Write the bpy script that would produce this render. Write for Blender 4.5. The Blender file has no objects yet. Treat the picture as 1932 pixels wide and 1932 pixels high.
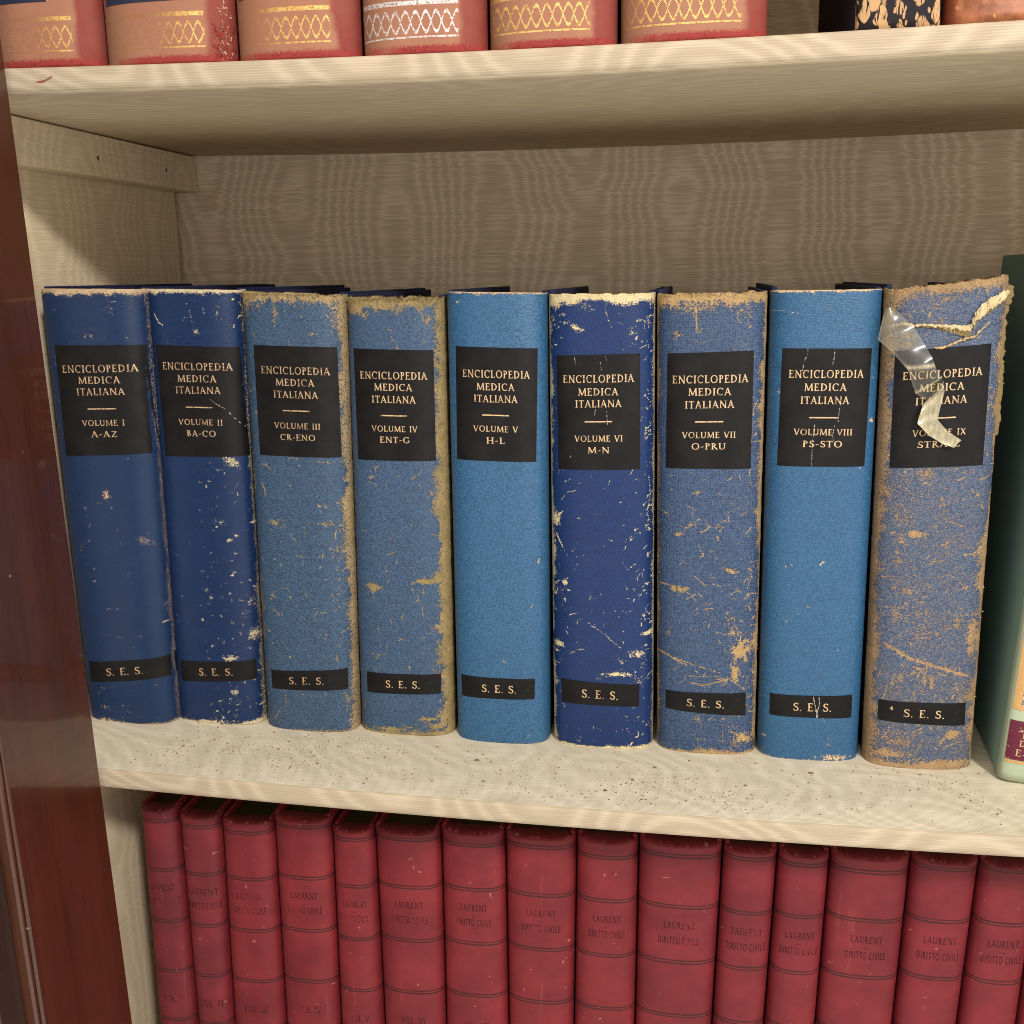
import bpy, bmesh, math, random
import numpy as np
from mathutils import Vector, Matrix

# ------------------------------------------------------------------ camera, world, lamps, exposure
SC = bpy.context.scene
COL = SC.collection
CAM = (0.4157, -0.5336, 0.2773)
YAW, PITCH, ROLL = 0.1769, 0.2160, -0.01725
cam_d = bpy.data.cameras.new('camera'); cam_d.sensor_width = 36; cam_d.lens = 2021.3/1932*36
cam_d.clip_start = .01; cam_d.clip_end = 50
cam = bpy.data.objects.new('camera', cam_d); COL.objects.link(cam); SC.camera = cam
_f = Vector((-math.sin(YAW)*math.cos(PITCH), math.cos(YAW)*math.cos(PITCH), -math.sin(PITCH)))
_r0 = Vector((math.cos(YAW), math.sin(YAW), 0)); _u0 = _r0.cross(_f)
_r = math.cos(ROLL)*_r0 + math.sin(ROLL)*_u0; _u = -math.sin(ROLL)*_r0 + math.cos(ROLL)*_u0
cam.matrix_world = Matrix(((_r.x,_u.x,-_f.x,CAM[0]),(_r.y,_u.y,-_f.y,CAM[1]),(_r.z,_u.z,-_f.z,CAM[2]),(0,0,0,1)))

world = bpy.data.worlds.new('World'); SC.world = world; world.use_nodes = True
world.node_tree.nodes['Background'].inputs[0].default_value = (1.0, .94, .87, 1)
world.node_tree.nodes['Background'].inputs[1].default_value = 1.18
def lamp(name, loc, target, size, power, colour):
    l = bpy.data.lights.new(name, 'AREA'); l.shape = 'DISK'; l.size = size; l.energy = power; l.color = colour
    o = bpy.data.objects.new(name, l); COL.objects.link(o); o.location = loc
    o.rotation_euler = (Vector(target)-Vector(loc)).to_track_quat('-Z','Y').to_euler()
    return o
lamp('ceiling_lamp', (1.2, -1.58, 1.235), (.4, .05, .1), .17, 43, (1, .94, .87))
lamp('fill_light', (-.2, -2.4, 1.9), (.35, .05, .1), .6, 5, (1, .92, .83))  # added weak broad fill for ambience, not a lamp of the room
SC.view_settings.view_transform = 'Standard'; SC.view_settings.look = 'None'
SC.view_settings.exposure = 0; SC.view_settings.gamma = 1
SC.render.engine = 'CYCLES'; SC.cycles.max_bounces = 8; SC.cycles.use_denoising = True; SC.cycles.denoiser = 'OPENIMAGEDENOISE'; SC.cycles.denoising_input_passes = 'RGB_ALBEDO_NORMAL'; SC.cycles.denoising_prefilter = 'ACCURATE'
SC.cycles.pixel_filter_type = 'BLACKMAN_HARRIS'; SC.cycles.filter_width = 1.0

# ------------------------------------------------------------------ measured data (book-local fractions, metres)
BOOKS = [{"yf":0.0633,"z0":-0.0016,"xtl":0.0175,"ztl":0.2751,"xtr":0.0861,"ztr":0.2741,"xbl":0.0207,"xbr":0.0829,"zbl":-0.0054,"zbr":0.0004},{"yf":0.0733,"z0":-0.0033,"xtl":0.0817,"ztl":0.274,"xtr":0.1432,"ztr":0.2725,"xbl":0.0786,"xbr":0.1387,"zbl":-0.0041,"zbr":-0.0017},{"yf":0.0738,"z0":-0.0047,"xtl":0.1429,"ztl":0.2715,"xtr":0.2074,"ztr":0.2691,"xbl":0.1403,"xbr":0.2023,"zbl":-0.0067,"zbr":-0.0045},{"yf":0.0789,"z0":-0.0057,"xtl":0.2063,"ztl":0.2674,"xtr":0.2664,"ztr":0.2666,"xbl":0.2022,"xbr":0.2648,"zbl":-0.0089,"zbr":-0.0059},{"yf":0.077,"z0":-0.0065,"xtl":0.2676,"ztl":0.2697,"xtr":0.3274,"ztr":0.2682,"xbl":0.2666,"xbr":0.3263,"zbl":-0.0068,"zbr":-0.005},{"yf":0.0792,"z0":-0.0069,"xtl":0.3273,"ztl":0.2673,"xtr":0.389,"ztr":0.2673,"xbl":0.3283,"xbr":0.3906,"zbl":-0.0101,"zbr":-0.0073},{"yf":0.0799,"z0":-0.007,"xtl":0.3893,"ztl":0.2664,"xtr":0.4513,"ztr":0.2676,"xbl":0.3926,"xbr":0.4526,"zbl":-0.01,"zbr":-0.0072},{"yf":0.0785,"z0":-0.0068,"xtl":0.452,"ztl":0.2676,"xtr":0.5125,"ztr":0.2676,"xbl":0.4533,"xbr":0.5128,"zbl":-0.01,"zbr":-0.0079},{"yf":0.0742,"z0":-0.0062,"xtl":0.5124,"ztl":0.2676,"xtr":0.5752,"ztr":0.2733,"xbl":0.5146,"xbr":0.576,"zbl":-0.0075,"zbr":-0.0068}]
LAB = [[[-0.685,0.879],[0.969,0.881],[-0.713,0.634],[1.003,0.642]],[[-0.757,0.881],[0.945,0.878],[-0.713,0.635],[0.987,0.638]],[[-0.719,0.888],[0.881,0.888],[-0.712,0.648],[0.894,0.647]],[[-0.808,0.891],[0.815,0.888],[-0.788,0.647],[0.811,0.647]],[[-0.77,0.888],[0.845,0.886],[-0.797,0.647],[0.802,0.646]],[[-0.82,0.874],[0.741,0.878],[-0.804,0.633],[0.748,0.635]],[[-0.789,0.88],[0.764,0.882],[-0.82,0.64],[0.76,0.639]],[[-0.769,0.886],[0.818,0.885],[-0.798,0.646],[0.793,0.647]],[[-0.821,0.878],[0.738,0.878],[-0.816,0.645],[0.741,0.643]]]
SES = [[[-0.745,0.146],[1.023,0.166],[-0.75,0.096],[1.013,0.116]],[[-0.735,0.152],[0.927,0.159],[-0.733,0.102],[0.933,0.111]],[[-0.746,0.144],[0.874,0.155],[-0.743,0.099],[0.876,0.104]],[[-0.752,0.149],[0.802,0.151],[-0.756,0.099],[0.791,0.103]],[[-0.829,0.156],[0.743,0.155],[-0.824,0.105],[0.732,0.107]],[[-0.795,0.158],[0.746,0.152],[-0.793,0.102],[0.743,0.101]],[[-0.812,0.142],[0.775,0.144],[-0.811,0.099],[0.779,0.091]],[[-0.795,0.147],[0.791,0.152],[-0.79,0.098],[0.797,0.1]],[[-0.801,0.149],[0.758,0.149],[-0.803,0.103],[0.765,0.099]]]
WEAR = [[["P",0.065,0.548,2.5,3.6,0.9,0],["P",0.718,0.443,5.1,3.6,0.75,0],["P",1.022,0.289,3.4,2.4,0.75,0],["P",-0.422,0.516,1.7,1.4,0.6,0],["P",0.144,0.519,0.9,0.7,0.6,0],["S",[[-0.473,0.634],[-0.469,0.601],[-0.523,0.584],[-0.412,0.564]],0.46,0.6],["S",[[-0.39,0.509],[-0.351,0.472]],0.46,0.5],["P",-0.592,0.422,0.9,2.4,0.6,0],["S",[[-0.424,0.219],[-0.051,0.214],[0.434,0.205]],0.8,0.62],["S",[[-0.477,0.265],[-0.265,0.239],[-0.119,0.227]],0.46,0.5],["P",0.342,0.19,1.4,2.4,0.55,0],["P",-0.338,0.164,2.8,1.2,0.65,0],["P",0.716,0.292,1.1,1.2,0.6,0],["P",1.031,0.33,1.6,2.2,0.6,0],["P",0.463,0.961,3.4,4.8,0.62,0],["S",[[-0.109,0.995],[-0.048,0.968],[0.021,0.949]],0.46,0.55],["S",[[0.073,0.929],[-0.052,0.906]],0.46,0.5],["P",0.081,0.898,0.9,1.4,0.85,0],["P",-0.6,0.954,1.4,0.7,0.7,0],["P",0.74,0.897,0.7,1.2,0.65,0],["P",-0.118,0.91,4.6,2.4,0.5,0],["P",-0.456,0.084,1.7,1.0,0.8,0],["P",-0.442,0.037,2.8,1.7,0.8,0],["P",-0.013,0.035,4.6,1.0,0.55,-0.5],["P",-0.497,0.002,4.6,2.4,1.05,0],["S",[[-0.245,0.006],[0.256,0.016],[0.742,0.015]],0.57,0.6],["P",1.073,0.026,2.8,1.2,0.8,0]],[["P",0.709,0.625,4.6,3.3,0.85,-0.6],["P",0.427,0.608,2.3,1.4,0.65,0],["P",0.651,0.557,2.8,1.0,0.7,0.4],["P",0.331,0.546,2.8,0.6,0.5,0],["P",0.416,0.49,5.7,2.2,0.72,0],["P",0.58,0.447,1.4,1.2,0.95,0],["S",[[-0.716,0.411],[-0.441,0.399]],0.68,0.7],["P",0.018,0.33,2.5,1.7,0.8,0],["S",[[0.222,0.333],[0.512,0.348]],0.68,0.65],["P",0.905,0.299,3.4,4.8,0.72,0],["P",1.04,0.33,2.3,2.4,0.8,0],["P",0.924,0.221,2.8,4.8,0.85,0],["P",0.425,0.164,5.1,1.9,1.1,0],["P",1.07,0.269,2.8,4.2,0.75,0],["P",0.77,0.272,2.1,3.0,0.65,0],["P",0.327,0.205,2.5,1.9,0.55,0],["P",1.09,0.191,1.8,6.0,0.8,0],["P",-0.111,0.256,0.7,1.2,0.9,0],["S",[[-0.011,0.252],[0.021,0.239]],0.57,0.6],["P",-0.584,0.31,0.6,2.2,0.6,0],["P",0.864,0.372,2.1,1.4,0.6,0],["P",0.559,0.396,1.4,1.2,0.5,0],["S",[[-0.735,0.947],[-0.651,0.931],[-0.542,0.923]],1.37,1.0],["P",0.154,0.911,2.1,1.7,0.9,0],["S",[[0.052,0.957],[0.135,0.911]],0.91,0.6],["P",0.613,0.953,2.1,4.8,0.58,0],["P",0.986,0.952,1.4,3.6,0.75,0],["S",[[-0.87,0.895],[-0.41,0.893]],0.57,0.5],["P",0.481,0.081,2.5,2.2,0.85,0],["P",0.01,0.022,3.4,3.0,0.65,0],["P",-0.168,0.005,12.5,1.4,1.0,0],["P",1.088,0.024,2.3,3.0,1.1,0],["P",0.592,0.059,1.6,3.0,0.6,0],["P",1.032,0.075,2.5,4.2,0.6,0]],[["P",-0.444,0.496,5.7,3.1,0.68,0],["S",[[-0.679,0.475],[-0.3,0.486]],0.68,0.6],["P",0.573,0.497,8.5,1.7,0.75,0],["S",[[0.649,0.506],[0.86,0.477]],0.68,0.6],["S",[[0.133,0.454],[0.131,0.404]],0.46,0.5],["S",[[0.663,0.547],[0.77,0.539]],0.68,0.6],["S",[[-0.223,0.326],[-0.409,0.295],[-0.421,0.269]],0.57,0.55],["P",-0.272,0.343,3.4,2.4,0.5,0],["S",[[-0.771,0.189],[-0.508,0.208]],0.68,0.55],["P",-0.338,0.2,0.9,1.0,0.7,0],["P",-0.205,0.324,1.1,1.2,0.8,0],["P",0.407,0.396,1.4,1.0,0.7,0],["P",0.69,0.179,1.4,2.4,0.65,0],["P",0.621,0.636,6.8,0.8,0.6,0],["P",0.736,0.435,3.4,4.8,0.55,0],["P",0.115,0.271,4.6,2.4,0.5,0],["P",0.663,0.325,3.4,7.2,0.5,0],["P",-0.24,0.962,2.1,7.2,0.7,0],["P",0.881,0.945,4.0,7.2,0.68,0],["P",-0.834,0.97,2.3,4.8,0.7,0],["P",-0.44,0.065,1.1,7.2,0.6,0],["P",-0.036,0.092,2.3,1.0,0.65,0],["P",0.831,0.078,2.1,7.2,0.65,0],["P",0.429,0.091,0.9,0.7,0.7,0]],[["P",-0.689,0.485,1.4,1.4,0.75,0],["S",[[-0.826,0.407],[-0.592,0.432],[-0.324,0.449]],0.46,0.5],["P",-0.521,0.355,5.1,3.1,0.95,0],["S",[[-0.238,0.356],[0.363,0.366]],0.57,0.55],["P",0.588,0.372,6.8,1.9,1.0,0],["P",0.848,0.38,4.6,3.3,1.1,0],["P",0.935,0.352,3.2,5.4,1.05,0],["P",0.979,0.47,2.5,7.2,0.85,0],["S",[[-0.851,0.206],[-0.664,0.194],[-0.283,0.196]],0.91,0.62],["P",0.71,0.262,3.4,1.6,0.7,0],["P",0.932,0.258,4.6,3.3,1.0,0],["P",0.901,0.284,3.2,4.8,0.95,0],["S",[[0.778,0.232],[0.78,0.158]],1.03,0.68],["P",0.112,0.189,0.9,2.4,0.5,0],["P",0.855,0.568,2.1,9.6,0.62,0],["P",0.397,0.644,9.1,1.7,0.5,0],["P",-0.538,0.963,3.2,2.2,0.8,0],["P",0.712,0.952,3.6,3.6,0.8,0],["S",[[-0.697,0.925],[-0.359,0.947]],0.68,0.5],["P",0.9,0.912,3.2,7.2,0.75,0],["P",0.509,0.04,4.8,1.7,0.9,0],["P",0.849,0.047,4.1,5.4,0.9,0],["P",0.731,0.024,6.8,2.2,1.0,0],["P",0.863,0.114,1.7,6.0,0.7,0],["P",-0.818,0.063,2.1,7.2,0.6,0],["P",-0.257,0.013,13.7,1.4,0.85,0]],[["P",0.828,0.424,0.6,0.6,1.0,0],["P",0.691,0.323,0.6,0.6,0.9,0],["P",0.9,0.408,0.9,1.0,0.55,0],["S",[[0.514,0.218],[0.436,0.196]],0.46,0.5],["P",0.666,0.248,1.6,0.5,0.6,0],["P",0.115,0.195,0.7,0.7,0.7,0],["P",-0.336,0.998,1.6,1.4,0.95,0],["P",-0.713,0.978,0.7,0.5,1.0,0],["P",0.608,0.018,1.7,0.8,0.65,0],["P",0.327,0.38,0.3,0.4,0.6,0]],[["P",-0.885,0.524,2.8,4.8,1.05,0],["S",[[-0.871,0.49],[-0.734,0.46]],1.25,1.0],["P",-0.928,0.449,1.4,4.8,0.95,0],["S",[[-0.759,0.566],[-0.653,0.582],[-0.428,0.59]],0.91,0.7],["S",[[-0.686,0.606],[-0.564,0.612]],0.68,0.8],["S",[[0.9,0.621],[0.935,0.578],[0.869,0.534]],0.8,0.75],["S",[[0.92,0.53],[0.854,0.505]],0.57,0.6],["S",[[0.41,0.435],[0.514,0.415],[0.702,0.432]],0.68,0.75],["P",0.479,0.478,0.9,1.2,0.75,0],["P",0.41,0.513,2.3,1.2,0.45,0],["P",-0.706,0.382,1.4,1.8,1.1,0],["P",-0.727,0.343,2.1,6.6,0.6,0],["P",-0.903,0.355,1.7,1.8,0.85,0],["P",-0.217,0.347,1.4,3.3,0.58,0],["S",[[-0.185,0.287],[0.078,0.268],[0.393,0.236]],1.03,0.78],["S",[[0.044,0.296],[0.071,0.28]],0.68,0.7],["S",[[0.462,0.319],[0.636,0.324]],0.68,0.7],["P",0.914,0.269,3.4,1.4,1.1,0],["P",0.707,0.225,4.8,2.6,0.88,0],["P",0.41,0.206,1.6,4.3,0.7,0],["P",-0.88,0.238,4.0,1.8,1.1,0],["S",[[-0.632,0.218],[-0.453,0.229],[-0.329,0.232]],0.8,0.85],["P",0.34,0.176,8.5,1.4,0.92,0],["P",0.813,0.192,2.1,6.0,0.6,0],["P",0.709,0.157,3.4,2.2,0.7,0],["P",-0.049,0.164,1.7,1.0,0.7,0],["S",[[0.789,0.41],[0.806,0.386]],0.57,0.7],["P",0.635,0.367,0.9,1.0,0.85,0],["P",-0.086,0.54,2.3,0.7,0.45,0],["P",-0.72,0.958,2.3,1.2,0.8,0],["P",-0.907,0.947,1.7,3.6,0.8,0],["P",-0.638,0.943,3.2,1.3,0.75,0],["P",-0.437,0.931,4.1,1.6,0.85,-0.4],["S",[[0.097,0.971],[0.163,0.949],[0.229,0.931]],1.03,0.7],["P",0.886,0.945,1.6,4.3,0.68,0],["S",[[0.361,0.942],[0.493,0.934]],0.68,0.6],["P",0.608,0.919,2.3,1.0,0.75,0],["P",-0.179,0.044,2.3,1.0,0.4,0.9],["P",0.64,0.099,1.4,1.2,0.6,0]],[["P",-0.231,0.59,2.8,1.4,0.75,-0.5],["P",-0.309,0.519,6.8,2.6,0.62,0],["P",0.149,0.516,4.6,2.2,0.58,0],["P",-0.598,0.498,1.7,1.0,0.85,-0.6],["P",-0.54,0.376,4.6,1.7,0.95,0],["S",[[-0.434,0.352],[-0.193,0.37],[-0.088,0.358]],1.03,0.68],["P",0.418,0.42,4.8,1.6,0.82,-0.4],["S",[[0.626,0.401],[0.734,0.369]],0.68,0.6],["P",0.476,0.287,2.3,7.2,0.75,0],["P",0.658,0.239,4.6,6.0,1.1,0],["P",0.563,0.193,2.3,6.0,1.0,0],["S",[[-0.638,0.22],[-0.212,0.205],[0.248,0.191]],1.14,0.78],["S",[[-0.351,0.179],[0.179,0.182],[0.532,0.172]],1.14,0.7],["P",0.024,0.297,0.9,1.8,0.7,0],["P",0.365,0.327,1.4,1.2,0.8,0],["P",0.792,0.417,3.4,6.0,0.55,0],["S",[[-0.283,0.974],[-0.262,0.923]],1.25,1.0],["P",0.038,0.97,2.8,2.4,0.6,0],["P",-0.618,0.916,2.3,2.4,0.68,0],["P",0.611,0.962,9.1,3.1,0.6,0],["S",[[-1.007,0.385],[-0.752,0.384],[-0.404,0.375]],1.14,0.88],["S",[[-0.997,0.23],[-0.748,0.223],[-0.392,0.204]],1.37,0.78],["P",-0.567,0.5,2.3,1.0,0.8,0],["P",-0.749,0.277,0.7,1.0,0.8,0],["P",-0.512,0.433,2.3,3.6,0.5,0],["P",-0.182,0.078,2.1,3.3,0.68,0],["S",[[0.335,0.082],[0.336,0.035]],1.03,0.7],["P",0.734,0.037,6.4,3.8,0.95,0],["P",0.558,0.028,3.4,2.4,0.7,0],["S",[[-0.35,0.166],[-0.066,0.16],[0.426,0.175]],1.14,0.78],["S",[[0.425,0.179],[0.746,0.152]],1.03,0.78],["P",-0.015,0.032,0.9,6.0,0.5,0]],[["P",0.893,0.741,1.1,1.4,1.0,0],["P",0.074,0.441,0.8,0.7,1.0,0],["P",-0.328,0.337,0.6,3.0,0.5,0],["S",[[-1.024,0.516],[-0.79,0.525]],0.57,0.48],["S",[[-1.029,0.603],[-0.946,0.605]],0.57,0.6],["P",0.748,0.638,0.7,3.0,0.5,0],["S",[[-1.024,0.961],[-0.784,0.961],[-0.528,0.955]],0.68,0.85],["P",0.008,0.962,2.1,0.8,0.7,0],["S",[[-0.256,0.994],[-0.235,0.98]],0.57,0.65],["P",-0.884,0.045,1.4,0.7,0.9,0],["P",0.481,0.009,7.4,1.9,1.0,0],["P",0.364,0.041,2.5,4.3,0.52,0],["P",0.132,0.008,1.7,1.0,0.8,0],["S",[[0.097,0.197],[0.061,0.156]],0.34,0.6]],[["P",-0.332,0.509,4.3,1.7,1.0,0],["P",-0.59,0.497,4.1,2.2,0.7,0],["P",-0.593,0.539,1.6,2.2,0.65,0],["P",-0.616,0.452,3.2,4.3,0.66,0],["P",-0.24,0.632,6.4,4.1,0.75,0],["P",-0.598,0.341,12.5,8.4,0.62,0],["P",-0.43,0.388,9.1,4.1,0.64,0],["S",[[-0.76,0.274],[-0.299,0.245],[0.187,0.227],[0.767,0.207]],2.96,0.85],["P",0.48,0.322,8.0,6.0,0.62,0],["P",0.778,0.293,3.2,10.8,0.85,0],["P",0.825,0.468,3.6,6.7,0.8,0],["P",-0.922,0.582,4.6,10.8,0.6,0],["P",-0.165,0.296,9.1,3.6,0.6,0],["P",0.092,0.577,6.8,2.4,0.5,0],["P",-0.472,0.204,2.3,4.8,0.7,0],["P",-0.019,0.195,1.8,4.8,0.7,0],["P",-0.373,0.059,12.5,4.3,0.7,0],["P",0.525,0.078,4.1,3.1,0.85,0],["P",0.465,0.012,20.5,3.1,1.05,0],["P",-0.589,0.029,12.5,3.1,0.85,0],["P",0.107,0.199,1.8,6.0,0.75,0],["P",-0.822,0.981,6.8,6.0,0.8,0],["P",-0.126,0.987,22.8,2.9,0.72,0],["P",0.499,0.999,13.7,3.6,0.8,0],["P",0.084,0.973,13.7,2.9,0.6,0],["P",-0.664,0.892,6.8,7.2,0.75,0],["P",0.929,0.907,2.3,10.8,0.8,0]]]
TAPE = [[[0.5115,0.0752,0.2577],[0.5149,0.0752,0.2585]],[[0.5097,0.0732,0.2494],[0.5204,0.0732,0.2534]],[[0.5081,0.0712,0.2411],[0.5263,0.0712,0.2477]],[[0.5155,0.0702,0.2347],[0.5327,0.0702,0.2374]],[[0.5236,0.0682,0.2257],[0.5361,0.0682,0.231]],[[0.5262,0.0672,0.2182],[0.538,0.0672,0.2259]],[[0.5286,0.0682,0.2126],[0.5408,0.0682,0.2219]],[[0.5347,0.0712,0.2087],[0.5431,0.0712,0.219]],[[0.5329,0.0697,0.2063],[0.5433,0.0697,0.2135]],[[0.5311,0.0682,0.2009],[0.5413,0.0682,0.2032]],[[0.5305,0.0677,0.1965],[0.5404,0.0677,0.1988]],[[0.5367,0.0687,0.1902],[0.546,0.0687,0.1928]],[[0.5435,0.0697,0.1859],[0.5504,0.0697,0.1897]],[[0.5504,0.0702,0.1833],[0.5541,0.0702,0.1874]]]
TEAR = [[-0.85,0.928,10,6],[-0.732,0.929,22,14],[-0.562,0.924,26,12],[-0.393,0.923,30,12],[-0.224,0.92,32,12],[-0.073,0.917,40,25],[0.096,0.913,45,40],[0.231,0.908,60,50],[0.347,0.909,70,60],[0.419,0.927,110,40],[0.544,0.938,130,40],[0.669,0.949,120,40],[0.809,0.96,100,36],[0.951,0.967,60,30]]
TEARLO = [[-0.204,0.879],[-0.069,0.878],[0.062,0.883],[0.193,0.889],[0.307,0.892],[0.422,0.894],[0.515,0.905],[0.638,0.919]]
CRACK8 = [[[-0.32,0.886],[-0.326,0.874],[-0.384,0.858],[-0.401,0.842]],[[0.157,0.886],[0.154,0.869],[0.128,0.854]],[[0.314,0.789],[0.282,0.763],[0.27,0.738]],[[-0.148,0.734],[-0.17,0.704],[-0.175,0.674],[-0.176,0.647]],[[0.209,0.73],[0.176,0.708],[0.258,0.69]],[[0.04,0.147],[0.07,0.131],[0.11,0.115],[0.151,0.097]],[[0.15,0.146],[0.164,0.13],[0.128,0.115],[0.116,0.099]]]
CRACK2 = [[[0.349,0.766],[0.495,0.754],[0.679,0.742],[0.821,0.722],[0.964,0.703]]]
CRACK6 = [[[-0.476,0.871],[-0.45,0.856]],[[0.011,0.86],[0.033,0.843]],[[0.095,0.877],[0.128,0.864]],[[-0.084,0.762],[-0.105,0.747]],[[0.141,0.731],[0.125,0.758]],[[-0.56,0.667],[-0.571,0.659]]]
FLAP9 = [[0.5747,0.274],[0.5748,0.2692],[0.5779,0.2681],[0.578,0.2632],[0.5775,0.259],[0.5759,0.2576],[0.5759,0.2493],[0.5758,0.2428],[0.576,0.2357],[0.5769,0.228],[0.5767,0.2219],[0.5777,0.2142],[0.5772,0.208],[0.5774,0.1996],[0.5771,0.1912],[0.5759,0.1883]]

# ------------------------------------------------------------------ helpers
def lin(r, g, b, k=1.0):
    f = lambda c: (c/255/12.92 if c/255 <= .04045 else ((c/255+.055)/1.055)**2.4)*k
    return (f(r), f(g), f(b), 1)
def empty(name, loc, label, cat, group=None):
    o = bpy.data.objects.new(name, None); COL.objects.link(o); o.location = loc
    o.empty_display_size = .02
    o['label'] = label; o['category'] = cat
    if group: o['group'] = group
    return o
def tag(o, label=None, cat=None, group=None, kind=None):
    if label: o['label'] = label
    if cat: o['category'] = cat
    if group: o['group'] = group
    if kind: o['kind'] = kind
    return o
def mesh_obj(name, V, F, mat, parent=None, uv=None, attrs=None, smooth=True, loc=None):
    """V (n,3) array, F list/array of faces; uv per vertex; attrs {name: per-vertex float}"""
    me = bpy.data.meshes.new(name)
    V = np.asarray(V, dtype=np.float64)
    if isinstance(F, np.ndarray):
        me.vertices.add(len(V)); me.vertices.foreach_set('co', V.astype(np.float32).ravel())
        me.loops.add(F.size); me.loops.foreach_set('vertex_index', F.astype(np.int32).ravel())
        me.polygons.add(len(F)); me.polygons.foreach_set('loop_start', np.arange(0, F.size, F.shape[1], dtype=np.int32)); me.update(calc_edges=True)
    else: me.from_pydata(V.tolist(), [], [list(map(int, f)) for f in F])
    if uv is not None:
        l = me.uv_layers.new(name='UVMap'); idx = np.empty(len(me.loops), dtype=np.int32)
        me.loops.foreach_get('vertex_index', idx)
        l.data.foreach_set('uv', np.asarray(uv, dtype=np.float32)[idx].ravel())
    for k, a in (attrs or {}).items():
        at = me.attributes.new(k, 'FLOAT', 'POINT'); at.data.foreach_set('value', np.asarray(a, dtype=np.float32))
    if smooth: me.polygons.foreach_set('use_smooth', np.ones(len(me.polygons), dtype=bool))
    me.materials.append(mat); me.update()
    o = bpy.data.objects.new(name, me); COL.objects.link(o)
    if parent: o.parent = parent
    if loc: o.location = loc
    return o
def grid_faces(nr, nc, off=0, flip=False):
    i, j = np.meshgrid(np.arange(nr-1), np.arange(nc-1), indexing='ij')
    a = (i*nc+j).ravel()+off
    q = np.stack([a, a+1, a+nc+1, a+nc], 1)
    return q[:, ::-1] if flip else q
def box(name, x0, x1, y0, y1, z0, z1, mat, parent=None, bevel=.0005, uv=True, shear=None):
    bm = bmesh.new(); bmesh.ops.create_cube(bm, size=1)
    for v in bm.verts:
        v.co = Vector((x0+(v.co.x+.5)*(x1-x0), y0+(v.co.y+.5)*(y1-y0), z0+(v.co.z+.5)*(z1-z0)))
    if bevel: bmesh.ops.bevel(bm, geom=bm.edges[:], offset=bevel, segments=2, affect='EDGES', profile=.5)
    if shear:
        for v in bm.verts: v.co = Vector(shear(v.co.x, v.co.y, v.co.z))
    me = bpy.data.meshes.new(name); bm.to_mesh(me); bm.free(); me.materials.append(mat)
    o = bpy.data.objects.new(name, me); COL.objects.link(o)
    if parent: o.parent = parent
    return o
_rs = np.random.RandomState(7)
_LAT = _rs.rand(8, 256, 256)
def vnoise(x, y, seed=0, octaves=3):
    out = 0; amp = 1; tot = 0
    for o in range(octaves):
        L = _LAT[(seed+o) % 8]
        xi = np.floor(x).astype(int); yi = np.floor(y).astype(int); fx = x-xi; fy = y-yi
        fx = fx*fx*(3-2*fx); fy = fy*fy*(3-2*fy)
        ox = seed*37
        g = lambda a, b: L[(b) % 256, (a+ox) % 256]
        out = out + amp*((g(xi, yi)*(1-fx)+g(xi+1, yi)*fx)*(1-fy)+(g(xi, yi+1)*(1-fx)+g(xi+1, yi+1)*fx)*fy)
        tot += amp; amp *= .5; x = x*2.03+11; y = y*2.03+5
    return out/tot

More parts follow.
